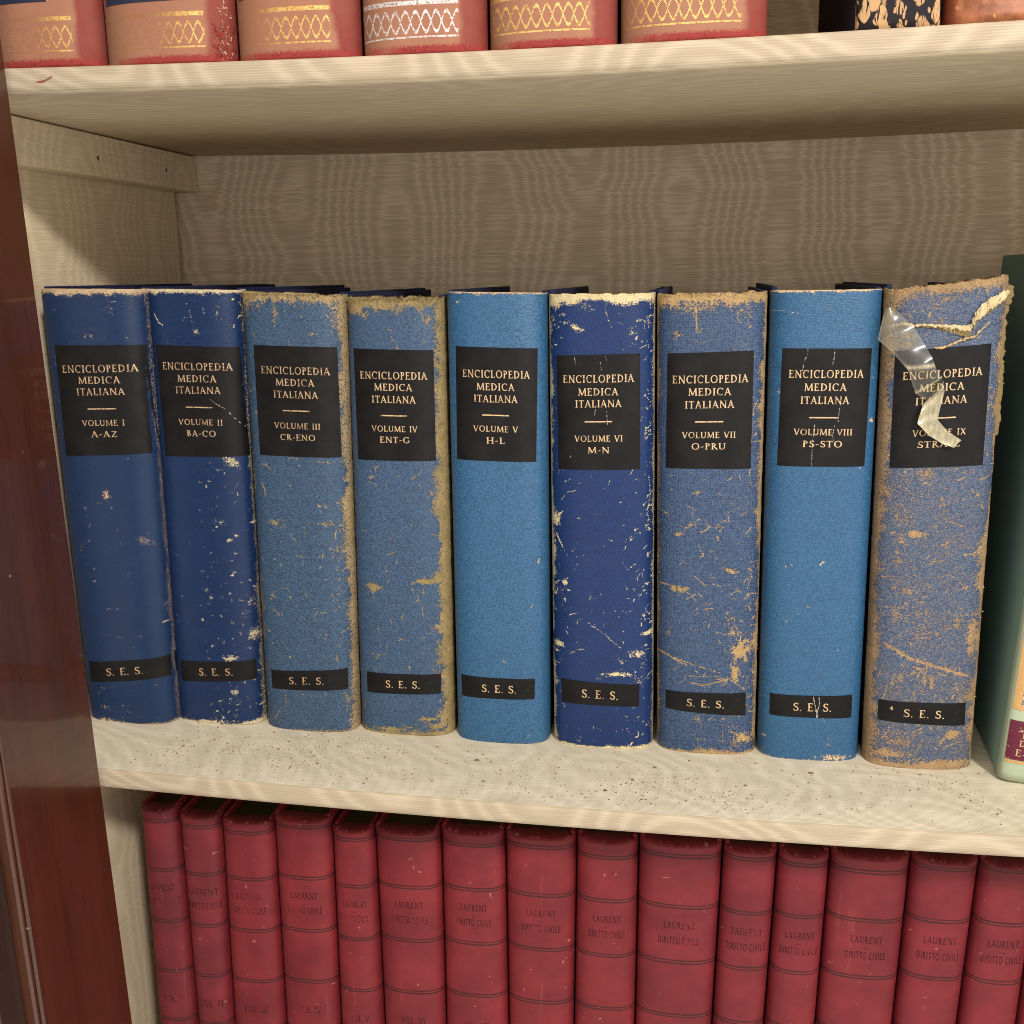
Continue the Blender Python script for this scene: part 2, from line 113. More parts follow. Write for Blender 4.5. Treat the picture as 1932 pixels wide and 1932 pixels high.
# ------------------------------------------------------------------ node helper
class NT:
    def __init__(s, name):
        s.m = bpy.data.materials.new(name); s.m.use_nodes = True; s.t = s.m.node_tree; s.t.nodes.clear()
        s.out = s.n('ShaderNodeOutputMaterial')
        s.b = s.n('ShaderNodeBsdfPrincipled'); s.t.links.new(s.b.outputs[0], s.out.inputs[0])
    def n(s, kind, **kw):
        x = s.t.nodes.new(kind)
        for k, v in kw.items(): setattr(x, k, v)
        return x
    def put(s, sock, v):
        if hasattr(v, 'is_output'): s.t.links.new(v, sock)
        elif v is not None: sock.default_value = v
    def math(s, op, a, b=None, c=None, clamp=False):
        x = s.n('ShaderNodeMath', operation=op, use_clamp=clamp)
        for i, v in enumerate((a, b, c)):
            if v is not None: s.put(x.inputs[i], v)
        return x.outputs[0]
    def add(s, a, b): return s.math('ADD', a, b)
    def sub(s, a, b): return s.math('SUBTRACT', a, b)
    def mul(s, a, b): return s.math('MULTIPLY', a, b)
    def mix(s, f, a, b, blend='MIX'):
        x = s.n('ShaderNodeMix', data_type='RGBA', blend_type=blend)
        s.put(x.inputs[0], f); s.put(x.inputs[6], a); s.put(x.inputs[7], b); return x.outputs[2]
    def fmix(s, f, a, b):
        x = s.n('ShaderNodeMix', data_type='FLOAT'); s.put(x.inputs[0], f); s.put(x.inputs[2], a); s.put(x.inputs[3], b); return x.outputs[0]
    def step(s, v, lo, hi, a=0., b=1.):
        x = s.n('ShaderNodeMapRange', interpolation_type='SMOOTHSTEP'); s.put(x.inputs[0], v)
        for i, q in enumerate((lo, hi, a, b)): s.put(x.inputs[i+1], q)
        return x.outputs[0]
    def noise(s, vec, scale, detail=2., rough=.5, dist=0., w=None):
        x = s.n('ShaderNodeTexNoise', noise_dimensions='3D')
        s.put(x.inputs['Vector'], vec); s.put(x.inputs['Scale'], scale); s.put(x.inputs['Detail'], detail); s.put(x.inputs['Roughness'], rough); s.put(x.inputs['Distortion'], dist)
        return x
    def vor(s, vec, scale, feature='F1', rnd=1.):
        x = s.n('ShaderNodeTexVoronoi', feature=feature); s.put(x.inputs['Vector'], vec); s.put(x.inputs['Scale'], scale); s.put(x.inputs['Randomness'], rnd)
        return x
    def uv(s): return s.n('ShaderNodeUVMap', uv_map='UVMap').outputs[0]
    def obj(s): return s.n('ShaderNodeTexCoord').outputs['Object']
    def xyz(s, v):
        x = s.n('ShaderNodeSeparateXYZ'); s.put(x.inputs[0], v); return x.outputs
    def vec(s, x, y, z=0.):
        c = s.n('ShaderNodeCombineXYZ')
        for i, v in enumerate((x, y, z)): s.put(c.inputs[i], v)
        return c.outputs[0]
    def vscale(s, v, sx, sy, sz=1., loc=(0, 0, 0)):
        x = s.n('ShaderNodeMapping'); s.put(x.inputs[0], v); x.inputs['Scale'].default_value = (sx, sy, sz); x.inputs['Location'].default_value = loc; return x.outputs[0]
    def attr(s, name): return s.n('ShaderNodeAttribute', attribute_name=name).outputs['Fac']
    def bump(s, h, dist, strength=1.):
        x = s.n('ShaderNodeBump'); s.put(x.inputs['Height'], h); x.inputs['Distance'].default_value = dist; x.inputs['Strength'].default_value = strength
        return x.outputs[0]
    def fin(s, col=None, rough=.6, spec=.4, metal=None, normal=None, **kw):
        s.put(s.b.inputs['Base Color'], col); s.put(s.b.inputs['Roughness'], rough); s.put(s.b.inputs['Specular IOR Level'], spec)
        if metal is not None: s.put(s.b.inputs['Metallic'], metal)
        if normal is not None: s.put(s.b.inputs['Normal'], normal)
        for k, v in kw.items(): s.put(s.b.inputs[k.replace('_', ' ')], v)
        return s.m

# ------------------------------------------------------------------ materials
def moire_mat(name, lo, hi, style, seed=0., dirt=0., amp=.85, sharp=1.8, rib=.09, stk=.30):
    """watered-silk paper: fine ribs along U, moire figure from two rib sets drifting past each other"""
    t = NT(name); uv = t.uv(); x, y, _ = t.xyz(uv)
    ribs = t.math('SINE', t.mul(t.add(y, t.mul(t.noise(t.vec(t.mul(x, 30.), t.mul(y, 150.), seed), 1.).outputs[0], .0006)), 2*math.pi/.00125))
    jit = t.noise(t.vec(t.mul(x, 14.), t.mul(y, 900.), seed+3), 1., 1.).outputs[0]
    if style == 'column':
        wob = t.noise(t.vec(t.mul(x, 3.), t.mul(y, 9.), seed), 1., 2.).outputs[0]
        ph = t.add(t.mul(x, 2*math.pi/.145), t.add(t.mul(wob, 2.2), seed*1.7))
        D = t.mul(t.math('SINE', ph), 3.1)
        D = t.add(D, t.mul(t.noise(t.vec(t.mul(x, 7.), t.mul(y, 10.), seed+8), 1., 1.).outputs[0], 5.))
        D = t.add(D, t.mul(t.sub(jit, .5), 1.1))
    elif style == 'oval':
        D = t.mul(t.noise(t.vec(t.mul(x, 8.), t.mul(y, 26.), seed), 1., 0.).outputs[0], 11.)
        D = t.add(D, t.mul(t.sub(jit, .5), .35))
    else:   # slanting ripples
        D = t.add(t.mul(t.noise(t.vec(t.mul(x, 5.), t.mul(y, 14.), seed), 1., 1.).outputs[0], 9.), t.mul(t.math('SINE', t.add(t.mul(x, 43.), t.mul(y, 30.))), 1.6))
        D = t.add(D, t.mul(t.sub(jit, .5), .5))
    fig = t.add(t.mul(t.math('COSINE', t.mul(D, 2*math.pi)), .5), .5)
    fig = t.math('POWER', fig, sharp)
    streak = t.noise(t.vec(t.mul(x, 22.), t.mul(y, 620.), seed+20), 1., 2.).outputs[0]
    broad = t.noise(t.vec(t.mul(x, 6.), t.mul(y, 8.), seed+5), 1., 2.).outputs[0]
    f = t.add(t.add(t.mul(fig, .42*amp), t.mul(t.step(streak, .35, .75), stk*amp)), t.add(t.mul(ribs, rib), t.mul(t.sub(broad, .5), .35)))
    col = t.mix(t.math('ADD', f, .06, clamp=True), lo, hi)
    if dirt:
        g = t.noise(t.vec(t.mul(x, 9.), t.mul(y, 14.), seed+40), 1., 4., .65).outputs[0]
        col = t.mix(t.step(g, .52, .78, 0., dirt), col, lin(128, 112, 82))
        sp = t.noise(t.vec(x, y, seed), 900., 2.).outputs[0]
        col = t.mix(t.mul(t.step(sp, .66, .73, 0., .5), t.step(g, .42, .6)), col, lin(95, 80, 55))
    return t.fin(col, rough=.62, spec=.25, normal=t.bump(t.add(t.mul(ribs, .5), streak), .00012, .5))

PAPER_LO, PAPER_HI = lin(176, 160, 128), lin(226, 212, 182)
M = {}
M['paper_back'] = moire_mat('back_paper', lin(198, 180, 152), lin(246, 231, 208), 'column', 1.3, amp=1.0, sharp=2.4)
M['paper_side'] = moire_mat('side_paper', lin(206, 188, 158), lin(240, 224, 196), 'column', 4.1, amp=.9, sharp=2.5)
M['paper_edge'] = moire_mat('edge_paper', lin(164, 149, 126), lin(206, 191, 167), 'slant', 2.2, amp=.8, rib=.10, stk=.14)
M['paper_under'] = moire_mat('underside_paper', lin(194, 176, 148), lin(226, 210, 182), 'oval', 6.0, amp=.85)
M['paper_top'] = moire_mat('top_paper', lin(196, 186, 162), lin(232, 222, 200), 'slant', 9.5, dirt=.5, amp=.7)

def mat_wood(name, dark, light, rough, coat):
    t = NT(name); o = t.obj(); x, y, z = t.xyz(o)
    g = t.noise(t.vec(t.mul(x, 60.), t.mul(y, 90.), t.mul(z, 5.)), 1., 4., .6, .6).outputs[0]
    pores = t.noise(t.vec(t.mul(x, 500.), t.mul(y, 900.), t.mul(z, 22.)), 1., 2.).outputs[0]
    flame = t.noise(t.vec(t.mul(x, 10.), t.mul(y, 14.), t.mul(z, 30.)), 1., 2.).outputs[0]
    c = t.mix(t.add(t.mul(g, .75), t.mul(flame, .25)), dark, light)
    c = t.mix(t.step(pores, .58, .72, 0., .55), c, (dark[0]*.4, dark[1]*.4, dark[2]*.4, 1))
    nick = t.noise(o, 160., 1.).outputs[0]
    c = t.mix(t.step(nick, .80, .83, 0., .8), c, lin(170, 140, 90))
    t.fin(c, rough=rough, spec=.5, normal=t.bump(t.add(g, t.mul(pores, .4)), .0002, .35))
    t.b.inputs['Coat Weight'].default_value = coat; t.b.inputs['Coat Roughness'].default_value = .06
    return t.m
M['mahogany'] = mat_wood('mahogany', lin(36, 14, 7), lin(84, 39, 19), .36, .7)
M['mahogany_dark'] = mat_wood('dark_mahogany', lin(24, 14, 12), lin(52, 30, 24), .45, .4)
M['mahogany_bead'] = mat_wood('bead_mahogany', lin(50, 24, 16), lin(92, 54, 34), .35, .6)

def mat_plain(name, c, rough=.7, spec=.3, var=.25, scale=300., bump=.0001):
    t = NT(name); o = t.obj()
    n = t.noise(o, scale, 3.).outputs[0]; n2 = t.noise(o, scale*.08, 3.).outputs[0]
    k = t.add(t.mul(n, .5), t.mul(n2, .5))
    col = t.mix(k, (c[0]*(1-var), c[1]*(1-var), c[2]*(1-var), 1), (c[0]*(1+var), c[1]*(1+var), c[2]*(1+var), 1))
    return t.fin(col, rough=rough, spec=spec, normal=t.bump(n, bump, .6))
M['navy_cloth'] = mat_plain('navy_board_cloth', lin(26, 34, 66), .75, .25, .3, 900.)
M['black_board'] = mat_plain('dark_board_cloth', lin(20, 22, 36), .75, .25, .3, 900.)
M['pages'] = mat_plain('aged_pages', lin(150, 132, 96), .9, .1, .3, 500.)
M['pages_dark'] = mat_plain('dusty_dark_pages', lin(52, 48, 26), .9, .1, .45, 500.)
M['hole'] = mat_plain('dark_hole', lin(24, 17, 12), .9, .1)
M['dust'] = mat_plain('leather_crumbs', lin(120, 96, 62), .9, .1, .6, 700.)
M['fibre_olive'] = mat_plain('olive_fibres', lin(128, 112, 76), .95, .05, .4, 900.)
M['fibre_tan'] = mat_plain('tan_fibres', lin(196, 166, 120), .95, .05, .35, 900.)
M['fibre_cream'] = mat_plain('cream_fibres', lin(196, 178, 140), .95, .05, .6, 260.)
M['fibre_red'] = mat_plain('red_fibres', lin(142, 52, 46), .95, .05, .35, 900.)

def mat_leather(name, dark, light, wear, wear2, cells, contrast, pebble=.00018, rough=.42, overall=0., seed=0., gloss=.45, flecks=.5):
    t = NT(name); uv = t.uv(); v = t.vscale(uv, 1, 1, 1, (seed, seed*.37, 0))
    warp = t.noise(v, 170., 2.)
    wv = t.n('ShaderNodeVectorMath', operation='MULTIPLY_ADD')
    t.put(wv.inputs[0], warp.outputs['Color']); wv.inputs[1].default_value = (.0007, .0007, 0); t.put(wv.inputs[2], v)
    rot = t.n('ShaderNodeMapping'); t.put(rot.inputs[0], wv.outputs[0]); rot.inputs['Rotation'].default_value = (0, 0, .42+seed*.13); rot.inputs['Scale'].default_value = (1, 1.22, 1)
    lx, ly, _ = t.xyz(rot.outputs[0])
    k = 2*math.pi*cells/1.7
    lat = t.mul(t.math('SINE', t.mul(t.add(lx, t.mul(ly, .35)), k)), t.math('SINE', t.mul(t.sub(ly, t.mul(lx, .25)), k)))
    d = t.add(t.add(.16, t.mul(lat, .13)), t.mul(t.vor(rot.outputs[0], cells*1.05, rnd=.6).outputs['Distance'], .84))
    crev = t.step(d, .42, .78)
    big = t.noise(v, 14., 3., .6).outputs[0]; mid = t.noise(v, 90., 3.).outputs[0]
    fine = t.noise(v, 1500., 2., .6).outputs[0]; flake = t.noise(v, 700., 4., .7).outputs[0]
    col = t.mix(t.mul(crev, contrast), light, dark)
    col = t.mix(t.step(big, .35, .72, 0., .28), col, (light[0]*.62, light[1]*.66, light[2]*.72, 1))
    col = t.mix(t.step(mid, .5, .75, 0., .12), col, (light[0]*1.25+.01, light[1]*1.2+.01, light[2]*1.1, 1))
    w = t.attr('wear')
    T = t.add(t.mul(flake, .55), t.add(t.mul(fine, .2), t.mul(t.sub(1., d), .25)))
    ww = t.add(w, t.mul(t.sub(T, .53), 2.2))
    if overall: ww = t.add(ww, t.mul(t.sub(big, .5), .5))
    wm = t.step(ww, .42, .74)
    fleck = t.mul(t.step(t.noise(v, 430., 1., .6).outputs[0], .70, .76), t.step(t.noise(v, 38., 2.).outputs[0], .48, .66, 0., flecks))
    wm = t.math('MAXIMUM', wm, fleck)
    rim = t.step(ww, .36, .50)
    wc = t.mix(t.noise(v, 240., 3.).outputs[0], wear, wear2)
    wc = t.mix(t.step(t.noise(v, 70., 3., .6).outputs[0], .4, .7, 0., .45), wc, (wear[0]*.55, wear[1]*.56, wear[2]*.5, 1))
    wc = t.mix(t.step(t.noise(v, 900., 3., .7).outputs[0], .46, .68, 0., .6), wc, (wear[0]*.45, wear[1]*.42, wear[2]*.38, 1))
    col = t.mix(t.mul(rim, .45), col, (dark[0]*.5+wear[0]*.25, dark[1]*.5+wear[1]*.25, dark[2]*.5+wear[2]*.25, 1))
    col = t.mix(wm, col, wc)
    h = t.add(t.mul(t.sub(1., d), t.fmix(wm, 1., .15)), t.add(t.mul(wm, t.add(-.7, t.mul(fine, 1.1))), t.mul(mid, .35)))
    return t.fin(col, rough=t.fmix(wm, rough, .92), spec=t.fmix(wm, gloss, .1), normal=t.bump(h, pebble, .8))

def mat_label(name, seed):
    t = NT(name); uv = t.uv(); v = t.vscale(uv, 1, 1, 1, (seed, seed*.3, 0))
    n = t.noise(v, 1100., 2.).outputs[0]; b = t.noise(v, 70., 4., .6).outputs[0]
    c = t.mix(t.step(b, .35, .75), lin(13, 12, 13), lin(23, 21, 21))
    w = t.attr('wear')
    fl = t.noise(v, 700., 3.).outputs[0]
    wm = t.step(t.add(w, t.mul(t.sub(fl, .5), 1.3)), .5, .62)
    speck = t.step(t.noise(v, 420., 0.).outputs[0], .875, .90, 0., .5)
    c = t.mix(t.math('MAXIMUM', wm, t.mul(speck, .15)), c, lin(168, 160, 150))
    return t.fin(c, rough=.5, spec=.22, normal=t.bump(n, .00006, .7))
M['label'] = mat_label('black_label', .3)
M['label_cracked'] = mat_label('cracked_black_label', 1.7)

def mat_gold(name, c, dull, worn=.5):
    t = NT(name); o = t.obj()
    n = t.noise(o, 900., 3.).outputs[0]; m = t.noise(o, 160., 2.).outputs[0]
    k = t.step(t.add(n, t.mul(t.sub(m, .5), .6)), worn-.22, worn+.12)
    col = t.mix(k, dull, c)
    return t.fin(col, rough=.42, spec=.5, metal=.35)
M['gold'] = mat_gold('stamped_gold', lin(214, 182, 140), lin(120, 96, 72), .43)
M['gold_shaded'] = mat_gold('shaded_stamped_gold', lin(196, 165, 128), lin(104, 84, 64), .47)  # same gold, with the weaker light at the left put into its colour

def mat_ink(name, worn, seed):
    t = NT(name); o = t.vscale(t.obj(), 1, 1, 1, (seed, seed, seed))
    n = t.noise(o, 330., 3.).outputs[0]; m = t.noise(o, 60., 2.).outputs[0]
    a = t.step(t.add(n, t.mul(t.sub(m, .5), 1.2)), worn-.12, worn+.10, .08, .78)
    t.fin(lin(58, 24, 24), rough=.7, spec=.2); t.put(t.b.inputs['Alpha'], a); return t.m

def mat_red_cloth(name, seed, base=(152, 54, 56)):
    t = NT(name); uv = t.uv(); x, y, _ = t.xyz(uv); v = t.vscale(uv, 1, 1, 1, (seed, seed, 0))
    b = t.noise(v, 30., 4., .6).outputs[0]; f = t.noise(v, 1600., 2.).outputs[0]; st = t.noise(t.vscale(uv, 160, 12, 1, (seed*9, 0, 0)), 1., 3.).outputs[0]
    c = t.mix(t.step(b, .3, .75), lin(base[0]*.86, base[1]*.80, base[2]*.82), lin(base[0]*1.08, base[1]*1.10, base[2]*1.06))
    c = t.mix(t.step(st, .62, .8, 0., .22), c, lin(188, 98, 88))
    wvv = t.math('MULTIPLY', t.math('SINE', t.mul(x, 2*math.pi/.0011)), t.math('SINE', t.mul(y, 2*math.pi/.0011)))
    c = t.mix(t.add(.10, t.mul(wvv, .09)), c, lin(84, 24, 30))
    c = t.mix(t.step(b, .66, .80, 0., .22), c, lin(96, 34, 38))
    w = t.attr('wear')
    fl = t.noise(v, 420., 4., .6).outputs[0]
    c = t.mix(t.step(t.add(w, t.mul(t.sub(fl, .5), 1.5)), .5, .62, 0., .85), c, lin(160, 96, 84))
    ln = t.attr('rule')
    brk = t.noise(v, 260., 2.).outputs[0]
    c = t.mix(t.mul(t.step(ln, .3, .7), t.step(brk, .22, .42, .45, .92)), c, lin(50, 20, 22))
    h = t.add(t.mul(f, .35), t.mul(ln, -1.2))
    return t.fin(c, rough=.56, spec=.3, normal=t.bump(h, .00016, .7))

# ------------------------------------------------------------------ hand-drawn roman capitals (strokes)
TK, TN = .146, .086
def _bar(x0, y0, x1, y1, w):
    dx, dy = x1-x0, y1-y0; L = math.hypot(dx, dy); nx, ny = -dy/L*w/2, dx/L*w/2
    return [(x0+nx, y0+ny), (x0-nx, y0-ny), (x1-nx, y1-ny), (x1+nx, y1+ny)]
def _arc(cx, cy, rx, ry, a0, a1, wt, wn, n=14):
    o, i = [], []
    for k in range(n+1):
        a = math.radians(a0+(a1-a0)*k/n); c, s = math.cos(a), math.sin(a)
        w = wn+(wt-wn)*c*c
        o.append((cx+rx*c, cy+ry*s)); i.append((cx+(rx-w)*c, cy+(ry-w)*s))
    return [[o[k], i[k], i[k+1], o[k+1]] for k in range(n)]
def glyph(ch, sans=False):
    T = .15 if sans else TK; N = .13 if sans else TN; P = []
    def st(x, w=T, a=0., b=1., sl=True, sr=True):
        P.append(_bar(x, a, x, b, w))
        if not sans:
            for y, on in ((.026, a == 0.), (.974, b == 1.)):
                if on: P.append([(x-w/2-(.085 if sl else 0), y-.026), (x+w/2+(.085 if sr else 0), y-.026), (x+w/2+(.07 if sr else 0), y+.026), (x-w/2-(.07 if sl else 0), y+.026)])
    def arm(x0, x1, y, tip=0, w=N):
        P.append(_bar(x0, y, x1, y, w))
        if tip and not sans: P.append(_bar(x1-.025, y, x1-.01, y+tip, .05))
    def dg(x0, y0, x1, y1, w): P.append(_bar(x0, y0, x1, y1, w))
    def sf(x, y, h=.14):
        if not sans: P.append(_bar(x-h, y, x+h, y, .05))
    h2 = N/2
    if ch == 'I': st(.19); A = .38
    elif ch == 'E': st(.18, sr=False); arm(.18, .56, 1-h2, -.17); arm(.18, .48, .52); arm(.18, .60, h2, .19); A = .68
    elif ch == 'L': st(.18); arm(.18, .58, h2, .20); A = .64
    elif ch == 'N': st(.16, N); st(.74, N, sr=True); dg(.14, .97, .74, .03, T); A = .90
    elif ch == 'C': P.extend(_arc(.46, .5, .41, .515, 48, 312, T, N)); (None if sans else P.append(_bar(.735, .70, .745, .97, .05))); A = .84
    elif ch == 'G': P.extend(_arc(.46, .5, .41, .515, 48, 320, T, N)); st(.76, T, .05, .44) if sans else P.extend([_bar(.74, .06, .74, .42, T), _bar(.60, .42, .86, .42, .05), _bar(.735, .70, .745, .97, .05)]); A = .92
    elif ch == 'O': P.extend(_arc(.48, .5, .43, .515, 0, 360, T, N, 24)); A = .96
    elif ch == 'P': st(.18); P.extend(_arc(.24, .735, .31, .265, -90, 90, T, N)); arm(.18, .26, 1-h2); arm(.18, .26, .47+h2); A = .62
    elif ch == 'B': st(.18, sr=False); P.extend(_arc(.24, .76, .27, .24, -90, 90, T, N)); P.extend(_arc(.26, .27, .33, .27, -90, 90, T, N)); arm(.18, .26, 1-h2); arm(.18, .28, .53); arm(.18, .28, h2); A = .68
    elif ch == 'R': st(.18); P.extend(_arc(.24, .735, .30, .265, -90, 90, T, N)); arm(.18, .26, 1-h2); arm(.18, .30, .47+h2); dg(.32, .50, .68, .02, T); sf(.68, .026, .09); A = .74
    elif ch == 'D': st(.18, sr=False); P.extend(_arc(.24, .5, .54, .5, -90, 90, T, N, 18)); arm(.18, .26, 1-h2); arm(.18, .26, h2); A = .86
    elif ch == 'A': dg(.38, 1.0, .10, 0., N); dg(.36, 1.0, .68, 0., T); arm(.20, .56, .34, 0, N*.9); sf(.10, .026, .12); sf(.68, .026, .13); A = .80
    elif ch == 'M': dg(.16, 1., .12, 0., N); dg(.16, .98, .50, .06, T); dg(.50, .06, .84, .98, N); dg(.84, 1., .90, 0., T); sf(.12, .026, .11); sf(.90, .026, .14); sf(.12, .974, .08); sf(.88, .974, .08); A = 1.04
    elif ch == 'V': dg(.10, 1., .40, 0., T); dg(.70, 1., .40, 0., N); sf(.10, .974, .13); sf(.70, .974, .12); A = .80
    elif ch == 'U': st(.18, T, .30, 1.); st(.70, N, .30, 1.); P.extend(_arc(.43, .33, .32, .345, 180, 360, T, N)); A = .88
    elif ch == 'T': st(.36); arm(.06, .66, 1-h2); (None if sans else P.extend([_bar(.08, 1-.02, .06, .80, .05), _bar(.64, 1-.02, .66, .80, .05)])); A = .72
    elif ch == 'Z': arm(.10, .62, 1-h2); arm(.08, .64, h2, .18); dg(.58, .96, .12, .04, T); A = .70
    elif ch == 'H': st(.18); st(.72); arm(.18, .72, .52); A = .90
    elif ch == 'S': P.extend(_arc(.32, .745, .24, .265, 35, 255, T*.95, N)); P.extend(_arc(.32, .27, .27, .28, 80, -150, T*.95, N)); dg(.19, .60, .47, .44, T); (None if sans else P.extend([_bar(.52, .76, .53, .98, .045), _bar(.075, .04, .085, .28, .045)])); A = .62
    elif ch == 'X': dg(.12, 1., .66, 0., T); dg(.64, 1., .12, 0., N); sf(.14, .974, .11); sf(.64, .974, .10); sf(.12, .026, .10); sf(.66, .026, .12); A = .78
    elif ch == '-': dg(.06, .36, .36, .44, .10); A = .44
    elif ch == '.': P.extend(_arc(.12, .06, .075, .075, 0, 360, .074, .074, 8)); A = .26
    elif ch == '_': P.append(_bar(0, .03, 1, .03, .06)); A = 1.
    elif ch == '4': dg(.40, 0., .40, 1., T); dg(.40, .95, .08, .32, N); arm(.06, .58, .30); A = .6
    else: A = .42
    return P, A
def text_polys(s, sans=False, track=.06):
    x = 0; out = []
    for ch in s:
        P, A = glyph(ch, sans); out += [[(x+a, b) for a, b in q] for q in P]; x += A+track
    return out, x-track

# ------------------------------------------------------------------ a rounded spine (used by every bound book)
class Spine:
    """cross-section is a superellipse; f in [-1,1] across, v in [0,1] up; local frame of the book"""
    def __init__(s, xbl, xbr, xtl, xtr, ht_l, ht_r, yf, b, n, zb=0.):
        s.c = (xbl, xbr, xtl, xtr); s.ht = (ht_l, ht_r); s.yf = yf; s.b = b; s.n = n; s.zb = zb
    def ends(s, v): return s.c[0]+(s.c[2]-s.c[0])*v, s.c[1]+(s.c[3]-s.c[1])*v
    def h(s, f): return s.ht[0]+(s.ht[1]-s.ht[0])*(f+1)/2
    def p(s, f, v, off=0.):
        l, r = s.ends(v); a = (r-l)/2; m = (r+l)/2; g = np.clip(np.abs(f), 0, .99999)
        k = (1-g**s.n)**(1/s.n)
        y = s.yf+s.b*(1-k)
        # outward normal in plan
        dy = s.b*(1-g**s.n)**(1/s.n-1)*g**(s.n-1)*np.sign(f)/a
        L = np.sqrt(1+dy*dy)
        return np.stack([m+f*a+off*dy/L, y-off/L, s.zb+v*s.h(f)+0*f], -1)
def spine_mesh(name, S, nu, nz, mat, parent, wear=None, rag=None, bulge=None, thick=.0022, extra=None, rimwear=1.):
    th = np.linspace(0, math.pi, nu); f = -np.cos(th)
    f = np.sign(f)*np.abs(f)**(1.0); v = np.linspace(0, 1, nz)
    Fg, Vg = np.meshgrid(f, v)
    P = S.p(Fg, Vg)
    if bulge is not None: P += bulge(Fg, Vg)
    s_ = np.concatenate([[0], np.cumsum(np.linalg.norm(np.diff(P[nz//2], axis=0), axis=1))])
    zz = Vg*S.h(0)
    if rag is not None: P[..., 2] += rag(Fg, Vg)
    UV = np.stack([np.broadcast_to(s_, Vg.shape), zz], -1)
    front = P.reshape(-1, 3); n0 = len(front)
    inner = S.p(f, np.zeros(nu), -thick), S.p(f, np.ones(nu), -thick)
    cx = P[..., 0].mean()
    lo, hi = inner[0].copy(), inner[1].copy()
    for q in (lo, hi): q[:, 0] = cx+(q[:, 0]-cx)*.93; q[:, 1] = np.maximum(q[:, 1], 0)+thick*.3
    hi[:, 2] = P[-1, :, 2]-.0002; lo[:, 2] = P[0, :, 2]
    V = np.concatenate([front, lo, hi])
    F = [grid_faces(nz, nu)]
    a = np.arange(nu-1)
    F.append(np.stack([a+1, a, n0+a, n0+a+1], 1))                                     # bottom rim
    t = (nz-1)*nu
    F.append(np.stack([t+a, t+a+1, n0+nu+a+1, n0+nu+a], 1))                             # top rim
    F.append(np.stack([n0+a+1, n0+a, n0+nu+a, n0+nu+a+1], 1))                          # inside
    uv = np.concatenate([UV.reshape(-1, 2), UV[0], UV[-1]])
    at = {}
    w = np.zeros_like(Fg) if wear is None else wear(Fg, Vg, UV)
    at['wear'] = np.concatenate([w.ravel(), w[0], w[-1]*rimwear])
    for k, fn in (extra or {}).items():
        e = fn(Fg, Vg, UV); at[k] = np.concatenate([e.ravel(), e[0], e[-1]])
    return mesh_obj(name, V, np.concatenate(F), mat, parent, uv, at)
def patch_on(name, S, corners, off, mat, parent, nu=28, nv=40, wear=None, ragged=0., thick=.00012):
    """thin label following the spine; corners TL,TR,BL,BR as (f,v)"""
    a, b = np.meshgrid(np.linspace(0, 1, nu), np.linspace(0, 1, nv))
    (f0, v0), (f1, v1), (f2, v2), (f3, v3) = corners
    f = (f2+(f3-f2)*a)*(1-b)+(f0+(f1-f0)*a)*b; v = (v2+(v3-v2)*a)*(1-b)+(v0+(v1-v0)*a)*b
    P = S.p(f, v, off); P2 = S.p(f, v, off-thick)
    edge = np.zeros((nv, nu), bool); edge[0] = edge[-1] = True; edge[:, 0] = edge[:, -1] = True
    n0 = nu*nv; UV = np.stack([P[..., 0], P[..., 2]], -1)
    lp = [(0, j) for j in range(nu)]+[(i, nu-1) for i in range(1, nv)]+[(nv-1, j) for j in range(nu-2, -1, -1)]+[(i, 0) for i in range(nv-2, 0, -1)]
    ids = [i*nu+j for i, j in lp]; V2 = np.array([P2[i, j] for i, j in lp])
    if ragged: P = P+0
    F = grid_faces(nv, nu).tolist(); L = len(ids)
    for k in range(L): F.append([n0+L+(k+1) % L, n0+L+k, n0+k, n0+(k+1) % L])
    uv = np.concatenate([UV.reshape(-1, 2), UV.reshape(-1, 2)[ids], UV.reshape(-1, 2)[ids]])
    w = np.zeros((nv, nu)) if wear is None else wear(f, v, P)
    return mesh_obj(name, np.concatenate([P.reshape(-1, 3), V2, P.reshape(-1, 3)[ids]]), F, mat, parent, uv, {'wear': np.concatenate([w.ravel(), w.ravel()[ids]*0, w.ravel()[ids]*0])}, smooth=True)
def lettering(name, S, lines, off, mat, parent):
    """lines: (string, f-centre, v-baseline, width in f, cap height in v, slope dv/df, sans)"""
    V, F, k = [], [], 0
    for s, fc, vb, wf, hv, slope, sans in lines:
        if s == '_': pol = [[(i/8, 0), (i/8, 1), ((i+1)/8, 1), ((i+1)/8, 0)] for i in range(8)]; W = 1
        else: pol, W = text_polys(s, sans)
        for q in pol:
            f = np.array([fc+(x/W-.5)*wf for x, y in q]); v = np.array([vb+y*hv+(x/W-.5)*wf*slope for x, y in q])
            V.append(S.p(f, v, off+(k % 23)*3e-6)); k += 1
            A = sum(q[i][0]*q[(i+1) % 4][1]-q[(i+1) % 4][0]*q[i][1] for i in range(4))
            ids = [4*(k-1)+i for i in range(4)]
            F.append(ids if A > 0 else ids[::-1])
    return mesh_obj(name, np.concatenate(V), F, mat, parent, smooth=False)
